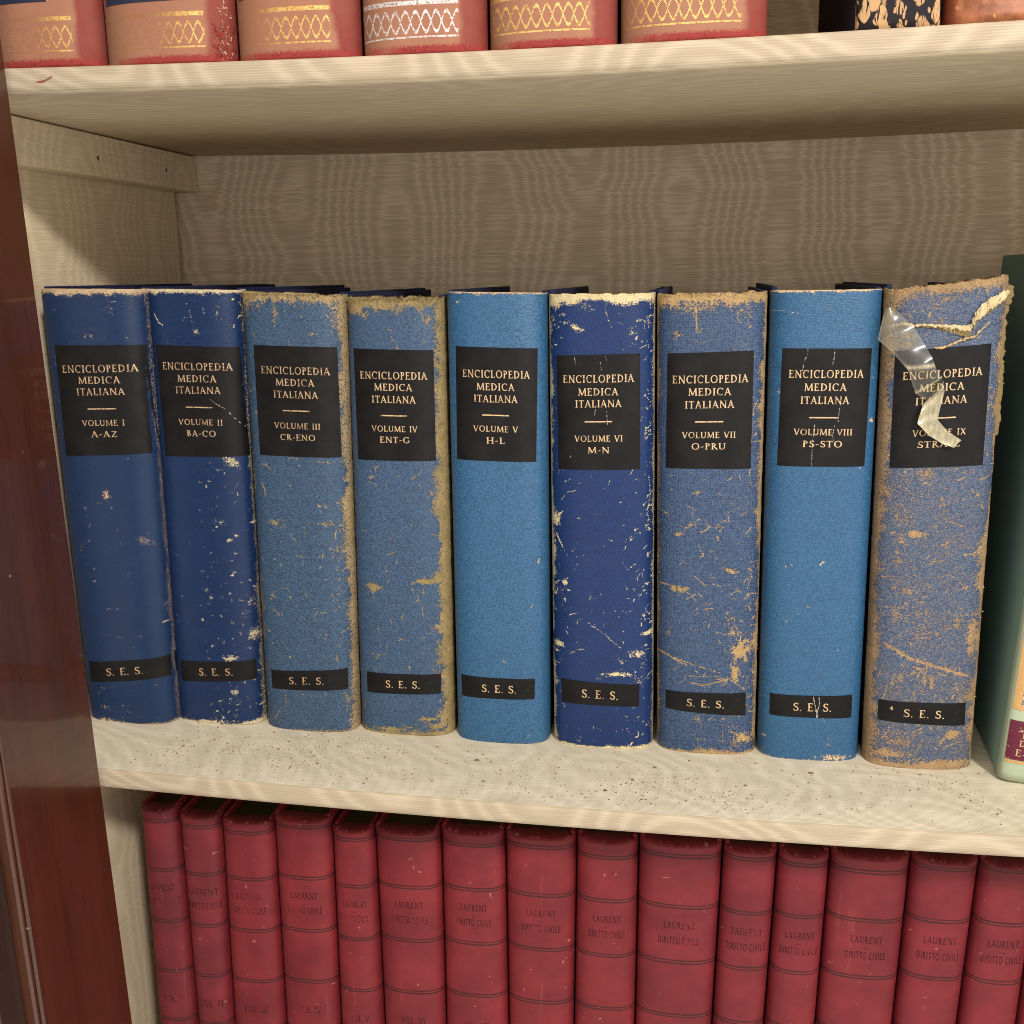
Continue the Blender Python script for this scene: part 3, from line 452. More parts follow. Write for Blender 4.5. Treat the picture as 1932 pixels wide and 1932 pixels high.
def paint(specs, S, seed=0, scratches=0, where=None, slen=(.6, 4.)):
    """wear map painter: patches and strokes in millimetres on the (f,v) grid; every patch breaks into small scratches and flecks"""
    def fn(Fg, Vg, UV):
        rg = random.Random(seed*31+5)
        w = (S.c[1]-S.c[0])*1000; h = S.h(0)*1000
        X = Fg*w/2; Z = Vg*h; out = np.zeros_like(X); xs = X[0]; zs = Z[:, 0]
        def win(x0, x1, z0, z1):
            a, c = np.searchsorted(xs, x0), np.searchsorted(xs, x1); e, g = np.searchsorted(zs, z0), np.searchsorted(zs, z1)
            return slice(max(e-1, 0), g+1), slice(max(a-1, 0), c+1)
        n1 = vnoise(X/1.3+9, Z/1.3, 1, 3)-.5; n2 = vnoise(X/4+3, Z/4, 2, 3)-.5
        def seg(ax, az, bx, bz, wd, s, dash=0.):
            m = wd*2+.4
            sl = win(min(ax, bx)-m, max(ax, bx)+m, min(az, bz)-m, max(az, bz)+m)
            x, z = X[sl], Z[sl]
            if x.size == 0: return
            L = (bx-ax)**2+(bz-az)**2+1e-9
            t = np.clip(((x-ax)*(bx-ax)+(z-az)*(bz-az))/L, 0, 1)
            d = np.hypot(x-ax-t*(bx-ax), z-az-t*(bz-az))
            v = s*np.clip(1.3-.75*d/wd+n1[sl]*1.1, 0, 1)
            if dash: v = v*(1-dash*(np.sin(t*math.sqrt(L)*5.2+ax)*.5+.5))
            out[sl] = np.maximum(out[sl], v)
        def bits(cx, cz, rx, ry, ang, n, s):
            c, q = math.cos(ang), math.sin(ang); main = ang if rx > ry else ang+math.pi/2
            for _ in range(n):
                r = rg.random()**.75*1.35; a = rg.uniform(0, 6.283)
                ex, ez = r*rx*math.cos(a), r*ry*math.sin(a)
                x, z = cx+ex*c-ez*q, cz+ex*q+ez*c
                if rg.random() < .45: seg(x, z, x+.01, z, rg.uniform(.13, .32), s*rg.uniform(.8, 1.15))
                else:
                    d = main+rg.gauss(0, .7); L = rg.uniform(.4, 2.0)
                    seg(x, z, x+L*math.cos(d), z+L*math.sin(d), rg.uniform(.13, .28), s*rg.uniform(.75, 1.1), rg.choice((0, 0, .6)))
        for e in specs:
            if e[0] == 'P':
                _, f, v, rx, ry, s, ang = e
                cx, cz = f*w/2, v*h; R = 2.1*max(rx, ry)+1
                sl = win(cx-R, cx+R, cz-R, cz+R); x, z = X[sl], Z[sl]
                if x.size:
                    dx, dz = x-cx, z-cz; c, q = math.cos(ang), math.sin(ang)
                    d = np.sqrt(((dx*c+dz*q)/rx)**2+((-dx*q+dz*c)/ry)**2)+n1[sl]*1.5+n2[sl]*.8
                    core = s*np.clip(1.12-.62*d, 0, 1)*(.95 if s > .8 else .78)
                    out[sl] = np.maximum(out[sl], core)
                bits(cx, cz, rx, ry, ang, int(4+rx*ry*1.5*s), max(s, .75))
            else:
                _, pts, wd, s = e
                for (f0, v0), (f1, v1) in zip(pts[:-1], pts[1:]):
                    seg(f0*w/2, v0*h, f1*w/2, v1*h, max(wd*.36, .2), s*1.12, .45)
                    L = math.hypot((f1-f0)*w/2, (v1-v0)*h)
                    for _ in range(int(L*.7)):
                        k = rg.random(); x, z = (f0+(f1-f0)*k)*w/2+rg.gauss(0, wd*.5), (v0+(v1-v0)*k)*h+rg.gauss(0, wd*.5)
                        seg(x, z, x+rg.uniform(-.5, .5), z+rg.uniform(-.5, .5), rg.uniform(.08, .2), s)
        for _ in range(scratches):
            f, v = where(rg) if where else (rg.uniform(-.93, .93), rg.random())
            x, z = f*w/2, v*h; a = rg.choice((rg.gauss(0, .5), rg.gauss(math.pi/2, .4), rg.uniform(0, 3.14))); L = slen[0]*(slen[1]/slen[0])**rg.random()
            x1, z1 = x+L*math.cos(a), z+L*math.sin(a); xm, zm = (x+x1)/2+rg.gauss(0, L*.1), (z+z1)/2+rg.gauss(0, L*.1)
            wd, s, da = rg.uniform(.13, .28), rg.uniform(.72, 1.1), rg.choice((0, .5, .75))
            seg(x, z, xm, zm, wd, s, da); seg(xm, zm, x1, z1, wd, s, da)
            if rg.random() < .3: bits(x, z, .6, .5, a, rg.randint(2, 7), s)
        return out
    return fn

# ================================================================== BOOKCASE (large structure)
T_SH, HS, DEPTH, W_SH = .0129, .3754, .2995, .80
SAG1, SAG2 = .0070, .0058
def sag(x, s=SAG1): return -s*4*(x/W_SH)*(1-x/W_SH)
def box_uv(o, k=1.0, off=(0, 0)):
    me = o.data; l = me.uv_layers.new(name='UVMap')
    for p in me.polygons:
        n = p.normal
        for li in p.loop_indices:
            c = me.vertices[me.loops[li].vertex_index].co
            if abs(n.x) > .6: q = (c.y, c.z)
            elif abs(n.y) > .6: q = (c.x, c.z)
            else: q = (c.x, c.y)
            l.data[li].uv = (q[0]*k+off[0], q[1]*k+off[1])
    return o
bookcase = empty('bookcase', (0, 0, -.345), 'mahogany bookcase lined with cream watered-silk paper, its shelves full of old books', 'bookcase')
def inbc(o):
    o.parent = bookcase; o.location = Vector(o.location)-bookcase.location; return o
def shelf(z, s, seed, label):
    r1, r2 = .0022, .0042
    prof = [(.2985, -T_SH), (.15, -T_SH), (.03, -T_SH)]                       # underside, back to front
    for k in range(7):
        a = math.pi*1.5-k/6*math.pi/2; prof.append((r2+r2*math.cos(a), -T_SH+r2+r2*math.sin(a)))
    for k in range(7):
        a = math.pi-k/6*math.pi/2; prof.append((r1+r1*math.cos(a), -r1+r1*math.sin(a)))
    prof += [(.03, 0), (.15, 0), (.2985, 0)]
    nx = 81; xs = np.linspace(.0004, W_SH-.0004, nx); prof = np.array(prof)
    L = np.concatenate([[0], np.cumsum(np.linalg.norm(np.diff(prof, axis=0), axis=1))])
    V = np.zeros((nx, len(prof), 3)); UV = np.zeros((nx, len(prof), 2))
    for i, x in enumerate(xs):
        V[i, :, 0] = x; V[i, :, 1] = prof[:, 0]+.0006*(vnoise(np.array([x*9.]), np.array([seed]), 1, 2)[0]-.5)*(prof[:, 0] < .02)
        V[i, :, 2] = z+prof[:, 1]+sag(x, s); UV[i, :, 0] = x; UV[i, :, 1] = L
    n = len(prof); F = grid_faces(nx, n, flip=True).tolist()
    F.append([i for i in range(n)]); F.append([(nx-1)*n+i for i in range(n)][::-1])
    for i in range(nx-1): F.append([i*n, (i+1)*n, (i+1)*n+n-1, i*n+n-1][::-1])
    o = mesh_obj('shelf', V.reshape(-1, 3), F, M['paper_top'], None, UV.reshape(-1, 2))
    o.data.materials.append(M['paper_edge']); o.data.materials.append(M['paper_under'])
    mi = np.zeros(len(o.data.polygons), dtype=np.int32); nf = n-1
    for k in range(nf*(nx-1)):
        j = k % nf; mi[k] = 2 if j < 6 else (1 if j < 15 else 0)
    o.data.polygons.foreach_set('material_index', mi)
    o['label'] = label; inbc(o); return o
shelf(0, SAG1, 3, 'shelf under the blue encyclopedia, dusty on top')
up_ = shelf(HS+T_SH, SAG2, 8, 'shelf above the blue encyclopedia, seen from below')
mesh_obj('red_scuff', [(.0755, -.0006, .3789), (.0775, -.0006, .3793), (.0815, -.0006, .3797), (.0862, -.0006, .3818), (.0853, -.0006, .3808), (.0803, -.0006, .3786)], [[0, 5, 4, 3, 2, 1]], mat_plain('red_scuff', lin(140, 74, 66), .7, .2, .35, 1500.), up_, smooth=False)
inbc(box_uv(box('top_board', 0, W_SH, 0, DEPTH, .74, .756, M['paper_under'])))
inbc(box_uv(box('bottom_board', 0, W_SH, 0, DEPTH, -.345, -.330, M['paper_top'])))
inbc(box_uv(box('back_panel', -.018, W_SH+.018, DEPTH, DEPTH+.008, -.345, .756, M['paper_back'], bevel=0)))
inbc(box_uv(box('side_panel', -.018, 0, 0, DEPTH-.0068, -.345, .756, M['paper_side']), off=(.03, .1)))
inbc(box_uv(box('side_panel', W_SH, W_SH+.018, 0, DEPTH-.0042, -.345, .756, M['paper_side'])))
inbc(box('carcass_side', -.036, -.0185, -.0006, DEPTH+.02, -.36, .77, M['mahogany']))
inbc(box('carcass_side', W_SH+.0185, W_SH+.036, -.0006, DEPTH+.02, -.36, .77, M['mahogany']))
cl = inbc(box_uv(box('cleat', .0003, .0178, .018, DEPTH-.0006, HS-.0283, HS-.0012, M['paper_side'], bevel=.0012), off=(.3, .02)))
cl['label'] = 'paper-covered cleat under the upper shelf'
for (hy, hz) in ((.153, .3590), (.247, .3597)):
    bm = bmesh.new(); bmesh.ops.create_circle(bm, cap_ends=True, segments=14, radius=.0011)
    for v in bm.verts: v.co = Vector((.0181+.0000*v.co.x, hy+v.co.x*.9, hz+v.co.y*1.25))
    me = bpy.data.meshes.new('screw_hole'); bm.to_mesh(me); bm.free(); me.materials.append(M['hole'])
    o = bpy.data.objects.new('screw_hole', me); COL.objects.link(o); o.parent = cl
    # flat dark disc: the shade inside the hole put into its colour
# open door: inner face of its stile looks along the shelf
door = empty('bookcase_door', (.072, -.004, -.40), 'polished dark mahogany door stile standing open at the left edge', 'door')
def lean(x, y, z): return (x+.0713-.026*(z-.05)-.072, y+.004, z+.40)
def dpart(name, x0, x1, y0, y1, mat, bevel=.0008, z0=-.40, z1=.80):
    o = box(name, x0, x1, y0, y1, z0, z1, M[mat], door, bevel, shear=None)
    bm = bmesh.new(); bm.from_mesh(o.data)
    for v in bm.verts: v.co = Vector(lean(*v.co))
    bm.to_mesh(o.data); bm.free(); return o
dpart('stile', -.024, 0, -.0830, -.004, 'mahogany', .0012)
dpart('bead', -.022, -.0012, -.0868, -.0832, 'mahogany_bead', .0012)
dpart('panel_moulding', -.020, -.0065, -.1080, -.0870, 'mahogany_dark', .002)
tg = NT('door_glass'); gm = tg.fin(lin(150, 140, 128), rough=.12, spec=.6)  # opaque grey base colour stands in for what the pane reflects
M['glass'] = gm
dpart('glass_pane', -.013, -.010, -.33, -.1084, 'glass', 0)
dpart('stile', -.024, 0, -.415, -.3305, 'mahogany', .0012)

# ================================================================== NINE BLUE VOLUMES
def fibres(name, n, where, mat, parent, length=(.001, .003), width=.00012, seed=1, up=.4):
    """short frayed threads: thin bent three-sided strands rooted on points given by where(rng)"""
    rg = random.Random(seed); V, F = [], []
    for _ in range(n):
        p, d = where(rg); L = rg.uniform(*length)
        q = Vector(p); d = Vector(d).normalized(); base = len(V); w = width*rg.uniform(.6, 1.5)
        for k in range(4):
            s = Vector((rg.uniform(-1, 1), rg.uniform(-1, 1), rg.uniform(-1, 1)))
            r = w*(1-k/4.5)
            for j in range(3):
                a = j*2.094; V.append(tuple(q+Vector((math.cos(a)*r, math.sin(a)*r*.6, math.sin(a+1)*r))))
            d = (d+s*.55).normalized(); q = q+d*L/3.5
        for k in range(3):
            for j in range(3):
                a, b = base+k*3+j, base+k*3+(j+1) % 3; F.append([a, b, b+3, a+3])
    o = mesh_obj(name, V, F, mat, parent, smooth=False); o['kind'] = 'stuff'; return o

def L_(name, dark, light, *a):
    k = (.78, .88, .93, .93, .84, .96, .93, .84, 1.05)[len(_LN)]; _LN.append(name); d = lambda c: (c[0]*k, c[1]*k, c[2]*k*.97, 1)
    return mat_leather(name, d(dark), d(light), *a)
_LN = []
# dark, light, wear, wear2, cells per metre, contrast, pebble depth, roughness
LEATHER = [
 L_('glossy_navy_leather', lin(15, 32, 66), lin(27, 53, 92), lin(176, 150, 118), lin(200, 178, 148), 900, .5, .00012, .38, 0, .1, .32, .5),
 L_('scuffed_navy_leather', lin(12, 28, 62), lin(22, 47, 88), lin(202, 192, 160), lin(190, 172, 136), 850, .55, .00014, .38, 0, .9, .32, .7),
 L_('faded_slate_leather', lin(26, 46, 74), lin(62, 88, 116), lin(150, 130, 94), lin(172, 148, 110), 680, .72, .00022, .5, .1, 1.7, .4, .5),
 L_('faded_blue_leather', lin(28, 48, 78), lin(64, 90, 120), lin(132, 117, 80), lin(164, 142, 100), 680, .68, .00018, .5, .05, 2.6, .4, .4),
 L_('bright_blue_leather', lin(26, 62, 98), lin(52, 104, 146), lin(190, 150, 114), lin(210, 190, 158), 660, .66, .00022, .42, 0, 3.4, .5, .2),
 L_('royal_navy_leather', lin(12, 29, 72), lin(24, 50, 98), lin(214, 202, 162), lin(198, 180, 134), 800, .55, .00014, .36, 0, 4.2, .32, .6),
 L_('worn_slate_blue_leather', lin(24, 42, 76), lin(64, 86, 118), lin(166, 136, 96), lin(182, 156, 110), 680, .76, .00020, .5, .15, 5.3, .4, .7),
 L_('smooth_bright_blue_leather', lin(26, 64, 102), lin(48, 101, 143), lin(206, 174, 136), lin(212, 194, 162), 660, .60, .00022, .42, 0, 6.1, .5, .2),
 L_('rubbed_grey_blue_leather', lin(36, 50, 78), lin(86, 98, 120), lin(156, 128, 96), lin(170, 142, 102), 690, .74, .00020, .55, .42, 7.7, .3, .8),
]
SCR = [(70, None, (.5, 4.)), (200, lambda r: (min(abs(r.gauss(0, .5))*1.2-.1, .96), r.random()**1.6), (.5, 4.)), (150, None, (.8, 8.)), (150, lambda r: (r.uniform(-.6, .95), r.random()), (.8, 8.)), (9, None, (.4, 2.)),
 (260, lambda r: (r.choice((-1, 1, 1))*(.96-abs(r.gauss(0, .3))), r.random()), (.6, 5.)), (320, lambda r: (.95-abs(r.gauss(0, .75)), r.random()**1.35), (.8, 9.)), (16, None, (.4, 3.)), (380, lambda r: (r.uniform(-.95, .95), r.random()**1.2), (.8, 9.))]
VOL = ['VOLUME I', 'VOLUME II', 'VOLUME III', 'VOLUME IV', 'VOLUME V', 'VOLUME VI', 'VOLUME VII', 'VOLUME VIII', 'VOLUME IX']
RNG = ['A-AZ', 'BA-CO', 'CR-ENO', 'ENT-G', 'H-L', 'M-N', 'O-PRU', 'PS-STO', 'STRA-Z']
BASE = [(.242, .343, .448, .572, .728, .832), (.213, .32, .424, .547, .709, .813), (.25, .355, .464, .579, .743, .849), (.263, .366, .475, .589, .735, .836),
        (.263, .372, .477, .590, .738, .842), (.238, .349, .451, .576, .751, .853), (.26, .365, .474, .59, .731, .83), (.245, .354, .464, .579, .729, .832), (.248, .356, .466, .582, .73, .829)]
VW = [.50, .55, .57, .58, .56, .585, .63, .665, .57]
RW = [.31, .37, .44, .385, .235, .265, .41, .455, .46]
BLUE_LABELS = [
 'glossy navy leather volume marked A-AZ with tan top edge, nearest the door',
 'navy leather volume marked BA-CO with cream scuffs down its lower right edge',
 'faded slate-blue leather volume marked CR-ENO with a frayed tan top',
 'faded blue leather volume marked ENT-G with a ragged olive right edge and frayed top',
 'clean bright blue pebbled leather volume marked H-L',
 'royal navy leather volume marked M-N covered in cream scratches with a cream top band',
 'worn slate-blue leather volume marked O-PRU with tan abrasions on its lower right',
 'smooth bright blue leather volume marked PS-STO with cracks through its black labels',
 'rubbed grey-blue leather volume marked STRA-Z with a torn top and tape over its label']
# edge wear per volume: top(mm, strength), bottom, left, right ; frayed threads (n, material)
EDGE = [((2.6, 1.05), (1.2, .7), (.6, .5), (.6, .55)), ((1.9, 1.0), (1.6, .95), (.5, .45), (.7, .6)),
        ((5.2, 1.0), (1.4, .7), (2.6, .82), (3.0, .82)), ((6.0, 1.08), (3.2, .95), (1.6, .7), (4.8, .98)),
        ((.8, .85), (.5, .55), (.2, .3), (.3, .3)), ((4.2, 1.12), (1.3, .95), (2.0, .92), (.9, .7)),
        ((6.0, 1.0), (2.2, .9), (1.8, .78), (2.4, .85)), ((.9, .9), (.7, .65), (.2, .3), (.3, .35)),
        ((4.0, .95), (3.2, .9), (4.4, .85), (3.6, .95))]
FRAY = [(60, 'fibre_tan', .0011), (50, 'fibre_cream', .0010), (260, 'fibre_olive', .0019), (420, 'fibre_olive', .0024), (16, 'fibre_tan', .0006), (70, 'fibre_cream', .0008), (190, 'fibre_olive', .0014), (18, 'fibre_tan', .0007), (170, 'fibre_tan', .0014)]
ENC = 'nine blue encyclopedia volumes in a row'
for i, b in enumerate(BOOKS):
    xc = (b['xbl']+b['xbr'])/2; z0 = b['z0']; yb = b['yf']+.018
    zmin = min(sag(b['xbl']), sag(b['xbr']), sag(xc))
    book = empty('encyclopedia_volume', (xc, yb, z0), BLUE_LABELS[i], 'book', ENC)
    eps = .0003
    S = Spine(b['xbl']-xc+eps, b['xbr']-xc-eps, b['xtl']-xc+eps, b['xtr']-xc-eps, b['ztl']-z0, b['ztr']-z0, -.018, .018, 3.2)
    core = paint(WEAR[i], S, i, *SCR[i]); E_ = EDGE[i]
    def wear(Fg, Vg, UV, core=core, E_=E_, S=S, i=i):
        w = core(Fg, Vg, UV)*(1, 1, 1.30, 1.28, 1.05, 1.03, 1.22, 1.05, 1.25)[i]; wd = (S.c[1]-S.c[0])*1000; h = S.h(0)*1000
        X = (Fg+1)*wd/2; Z = Vg*h; g = vnoise(X/5+i*13, Z/5+i*7, i % 5, 3); g2 = vnoise(X/14+i*5, Z/22+i*3, (i+2) % 6, 2)
        big = np.clip(.25+1.5*g, 0, 2); per = np.clip(.15+1.7*g2, 0, 2)
        for d, (m, s), k in ((h-Z, E_[0], big), (Z, E_[1], big*per), (X, E_[2], big*per), (wd-X, E_[3], big*per)):
            w = np.maximum(w, s*np.clip(1.22-.55*d/(m*k+.05), 0, 1))
        rubbed = (0, .03, .20, .16, 0, .02, .25, 0, .44)[i]
        w = np.maximum(w, rubbed+(.22*(g2-.5)+.2*(g-.5)) if rubbed else w)
        return w
    amp = (.0004, .0003, .0011, .0014, .0001, .0004, .0008, .0001, .0009)[i]
    ragamp = (.0006, .0006, .0018, .0024, .0003, .0008, .0013, .0003, .0015)[i]
    def bulge(Fg, Vg, amp=amp, i=i):
        n = vnoise(Fg*9+i*17, Vg*70+i*3, 3, 3)-.5; n2 = vnoise(Fg*22+i*17, Vg*200+i*3, 4, 2)-.5
        k = np.clip((np.abs(Fg)-.86)/.12, 0, 1)*.55+np.clip((Vg-.972)/.02, 0, 1)
        P = np.zeros(Fg.shape+(3,)); P[..., 1] = -(n*1.2+n2*.9)*amp*k; P[..., 0] = np.sign(Fg)*n*amp*.5*np.clip((np.abs(Fg)-.9)/.1, 0, 1)
        if i == 8: P[..., 1] -= .0016*np.clip((Vg-.90)/.06, 0, 1)*np.clip((Fg+.2)/1., 0, 1)      # loose flap at the head
        return P
    def rag(Fg, Vg, r=ragamp, i=i):
        n = vnoise(Fg*7+i*11, Fg*0+i, 5, 4)-.5; n2 = vnoise(Fg*34+i*11, Fg*0+i, 2, 3)-.5
        return (n*r*1.4+n2*r*1.1-r*.25)*np.clip((Vg-.96)/.04, 0, 1)
    spine = spine_mesh('spine', S, 190, 740, LEATHER[i], book, wear, rag, bulge)
    n, fm, ln = FRAY[i]
    def root(rg, S=S, i=i):
        if rg.random() < .80 or i in (0, 4, 7):
            f = rg.uniform(-.97, .97); v = 1-abs(rg.gauss(0, .004))-.002
            return S.p(np.array(f), np.array(v), .0002), (rg.uniform(-1, 1), -.5, rg.uniform(.0, 1.2))
        f = (1 if i in (3, 8) or rg.random() < .6 else -1)*rg.uniform(.88, .985); v = rg.uniform(.02, .98)
        return S.p(np.array(f), np.array(v), .0002), (f*.8, -.8, rg.uniform(-.6, .6))
    fibres('frayed_threads', n, root, M[fm], spine, (ln*.35, ln*1.15), .00016 if i not in (2, 3) else .00021, 40+i)
    # covers and pages
    dep = (.205, .205, .205, .202, .205, .202, .202, .203, .205)[i]
    for side in (-1, 1):
        def sh(x, y, z, side=side, S=S):
            v = z/S.h(0); l, r = S.ends(v); return ((l+.0006+x) if side < 0 else (r-.0006+x), y, z)
        top = S.ht[0] if side < 0 else S.ht[1]
        o = box('cover_board', 0 if side < 0 else -.003, .003 if side < 0 else 0, -.0055, dep-.018, .0, min(S.ht)+(.0024 if side < 0 else .0012), M['navy_cloth'], book, .0007)
        bm = bmesh.new(); bm.from_mesh(o.data)
        for v in bm.verts: v.co = Vector(sh(*v.co))
        bm.to_mesh(o.data); bm.free()
    l, r = S.ends(.5)
    box('page_block', l+.0048, r-.0048, -.004, dep-.022, .003, min(S.ht)-.004, M['pages'], book, .0005)
    # labels
    crack = {7: CRACK8, 1: CRACK2, 5: CRACK6}.get(i)
    def lw(f, v, P, crack=crack, S=S, i=i, S_=LAB[i]):
        w = np.zeros(f.shape)
        if not crack: return w
        wd = (S.c[1]-S.c[0])*500; h = S.h(0)*1000
        X, Z = f*wd, v*h
        for pl in crack:
            for (f0, v0), (f1, v1) in zip(pl[:-1], pl[1:]):
                ax, az, bx, bz = f0*wd, v0*h, f1*wd, v1*h; L = (bx-ax)**2+(bz-az)**2+1e-9
                t = np.clip(((X-ax)*(bx-ax)+(Z-az)*(bz-az))/L, 0, 1)
                d = np.hypot(X-ax-t*(bx-ax), Z-az-t*(bz-az))
                w = np.maximum(w, ((.58 if S_ is not None else .74) if i != 5 else .6)*np.clip(1.5-d/.28, 0, 1))
        return w
    res = (190, 260) if crack else (30, 40)
    lm = M['label_cracked'] if crack else M['label']
    gm_ = M['gold_shaded'] if i < 3 else M['gold']
    lab = patch_on('title_label', S, LAB[i], .00020, lm, book, res[0], res[1], lw)
    TL, TR, BL, BR = LAB[i]
    def at(fx, fy):
        f = (TL[0]+(TR[0]-TL[0])*fx)*(1-fy)+(BL[0]+(BR[0]-BL[0])*fx)*fy; v = (TL[1]+(TR[1]-TL[1])*fx)*(1-fy)+(BL[1]+(BR[1]-BL[1])*fx)*fy
        return f, v
    wl = (TR[0]-TL[0]+BR[0]-BL[0])/2; hl = (TL[1]+TR[1]-BL[1]-BR[1])/2; lines = []
    slope = ((TR[1]-TL[1])/(TR[0]-TL[0])+(BR[1]-BL[1])/(BR[0]-BL[0]))/2
    ew = (.853, .853, .835, .85, .83, .855, .88, .84, .835)[i]
    for s, fy, wf, hv in (('ENCICLOPEDIA', BASE[i][0], ew, .066), ('MEDICA', BASE[i][1], ew*.565, .063), ('ITALIANA', BASE[i][2], ew*.655, .063), ('_', BASE[i][3]+.006, .33, .011), (VOL[i], BASE[i][4], VW[i], .053), (RNG[i], BASE[i][5], RW[i], .055)):
        f, v = at(.502, fy); lines.append((s, f, v, wf*wl, hv*hl, slope, False))
    lettering('lettering', S, lines, .00026, gm_, lab)
    lab2 = patch_on('publisher_label', S, SES[i], .00020, lm, book, res[0], 60 if crack else 12, lambda f, v, P, lw=lw: lw(f, v, P, S_=None))
    TL, TR, BL, BR = SES[i]; wl = (TR[0]-TL[0]+BR[0]-BL[0])/2; hl = (TL[1]+TR[1]-BL[1]-BR[1])/2
    slope = ((TR[1]-TL[1])/(TR[0]-TL[0])+(BR[1]-BL[1])/(BR[0]-BL[0]))/2
    f, v = at((.47, .50, .48, .5, .525, .5, .5, .515, .52)[i], .70)
    lines = [('S. E. S.', f, v, .475*wl, .36*hl, slope, False)]
    if i == 8:
        f, v = at(.145, .44); lettering('small_mark', S, [('4', f, v, .045*wl, .17*hl, slope, False)], .00026, M['gold'], lab2)
    lettering('lettering', S, lines, .00026, gm_, lab2)
    if i == 8:
        # frayed cloth and paper layers standing out past the right edge
        E9 = np.array(FLAP9)-np.array([xc, z0]); N = 150; tt = np.linspace(0, len(E9)-1, N); k0 = np.minimum(tt.astype(int), len(E9)-2); fr = (tt-k0)[:, None]
        Q9 = E9[k0]*(1-fr)+E9[k0+1]*fr; r9 = np.random.RandomState(3); j9 = np.convolve(r9.randn(N+2), np.ones(3)/3, 'valid')*.00045+np.clip(r9.randn(N)-1.3, 0, 2)*.0007
        for nm, inn, dy, mt9, kx in (('torn_cloth', .0032, 0., 'fibre_olive', 1.), ('torn_paper', .0040, .0016, 'fibre_tan', .55)):
            V = []
            for q in range(N):
                vq = np.clip(Q9[q, 1]/S.h(0), 0, 1); l9, rt9 = S.ends(vq); x1 = max(Q9[q, 0], rt9-.0004)
                x1 = rt9+(x1-rt9)*kx*(1 if q < 55 else .55)+j9[q]*kx
                for k_, (xx, yy) in enumerate(((rt9-inn, -.0105+dy), (rt9-inn*.3, -.0090+dy), (x1-.0004, -.0082+dy), (x1, -.0076+dy), (x1-.0002, -.0068+dy), (rt9-inn*.3, -.0070+dy))):
                    V.append((xx, yy+r9.randn()*.00012, Q9[q, 1]+r9.randn()*.00015))
            mesh_obj(nm, V, grid_faces(N, 6, flip=True), M[mt9], spine, smooth=False)
        # torn leather across the head: a lifted pale lip and the exposed olive cloth below it
        T = np.array(TEAR); N = 170; tt = np.linspace(0, len(T)-1, N); k0 = np.minimum(tt.astype(int), len(T)-2); fr = (tt-k0)[:, None]
        Q = T[k0]*(1-fr)+T[k0+1]*fr; hh = S.h(0)
        rr = np.random.RandomState(5); jag = np.convolve(rr.randn(N+4), np.ones(3)/3, 'valid')[:N]; jag2 = np.convolve(rr.randn(N+4), np.ones(3)/3, 'valid')[:N]
        px = 6.5e-5/hh
        def strip(name, lo, hi, offs, mat, jl, jh):
            m = len(offs); V = []
            for q in range(N):
                f_, v_, up, dn = Q[q]
                a = lo(up, dn)*px+jl[q]*.0022*0.6; c = hi(up, dn)*px+jh[q]*.0022*.6
                for j in range(m):
                    t = j/(m-1); V.append(S.p(np.array(f_+rr.randn()*.006), np.array(v_+a+(c-a)*t+rr.randn()*.0007), offs[j]+abs(rr.randn())*.00042+.0016*np.clip((f_+.2), 0, 1)*(f_ < .86)))
            F = grid_faces(N, m, flip=True)
            return mesh_obj(name, V, F, mat, spine, smooth=False)
        strip('torn_cloth', lambda u, d: -d*.95, lambda u, d: u*.22, [.0001, .0004, .0005, .0004], M['fibre_olive'], jag2, jag)
        strip('torn_lip', lambda u, d: -u*.12, lambda u, d: u*.62, [.0012, .0017, .0019, .0015, .0007], M['fibre_cream'], jag, jag2)
        fibres('frayed_threads', 120, lambda rg, S=S, Q=Q, hh=hh: (lambda q: (S.p(np.array(q[0]), np.array(q[1]+rg.uniform(-q[3], q[2]*.5)*px), .0016), (rg.uniform(-1, 1), -.7, rg.uniform(-1, .6))))(Q[rg.randrange(N-8)]), M['fibre_cream'], spine, (.0006, .002), .00012, 91)
        T = np.array(TEARLO); N = 60; tt = np.linspace(0, len(T)-1, N); k0 = np.minimum(tt.astype(int), len(T)-2); fr = (tt-k0)[:, None]
        Q = T[k0]*(1-fr)+T[k0+1]*fr; Q = np.concatenate([Q, np.full((N, 1), 10.), np.full((N, 1), 10.)], 1)
        strip('torn_lip', lambda u, d: -d*.9, lambda u, d: u*.9, [.0001, .0008, .0009, .0003], M['fibre_tan'], jag[:N]*.6, jag2[:N]*.6)

# ================================================================== RED LAW BOOKS BELOW
LAW_T = [.0420, .0700, .1006, .1383, .1792, .2085, .2536, .2963, .3429, .3825, .4349, .4683, .4996, .5468, .5858, .6194, .6560]
LAW_B = [.0405, .0702, .0980, .1368, .1774, .2088, .2526, .2961, .3404, .3808, .4305, .4632, .4950, .5418, .5795, .6137, .6500]
HEAD = [-.0717, -.0750, -.0768, -.0716, -.0768, -.0747, -.0713, -.0710, -.0704, -.0690, -.0700, -.0701, -.0686, -.0673, -.0669, -.066]
R1 = [-.080, -.0824, -.0840, -.0765, -.083, -.0796, -.0802, -.0780, -.0817, -.0768, -.0753, -.0767, -.0780, -.0721, -.0704, -.071]
RO = [-.0048, -.0056, -.0062, -.0020, -.0050, -.0022, 0, 0, .0, .0, -.0005, .0, .0012, .0048, .006, .006]
ROM = ['I', 'II', 'III', 'IV', 'V', 'VI', 'VII', 'VIII']
ORD = ['first', 'second', 'third', 'fourth', 'fifth', 'sixth', 'seventh', 'eighth', 'ninth', 'tenth', 'eleventh', 'twelfth', 'thirteenth', 'fourteenth', 'fifteenth', 'sixteenth']
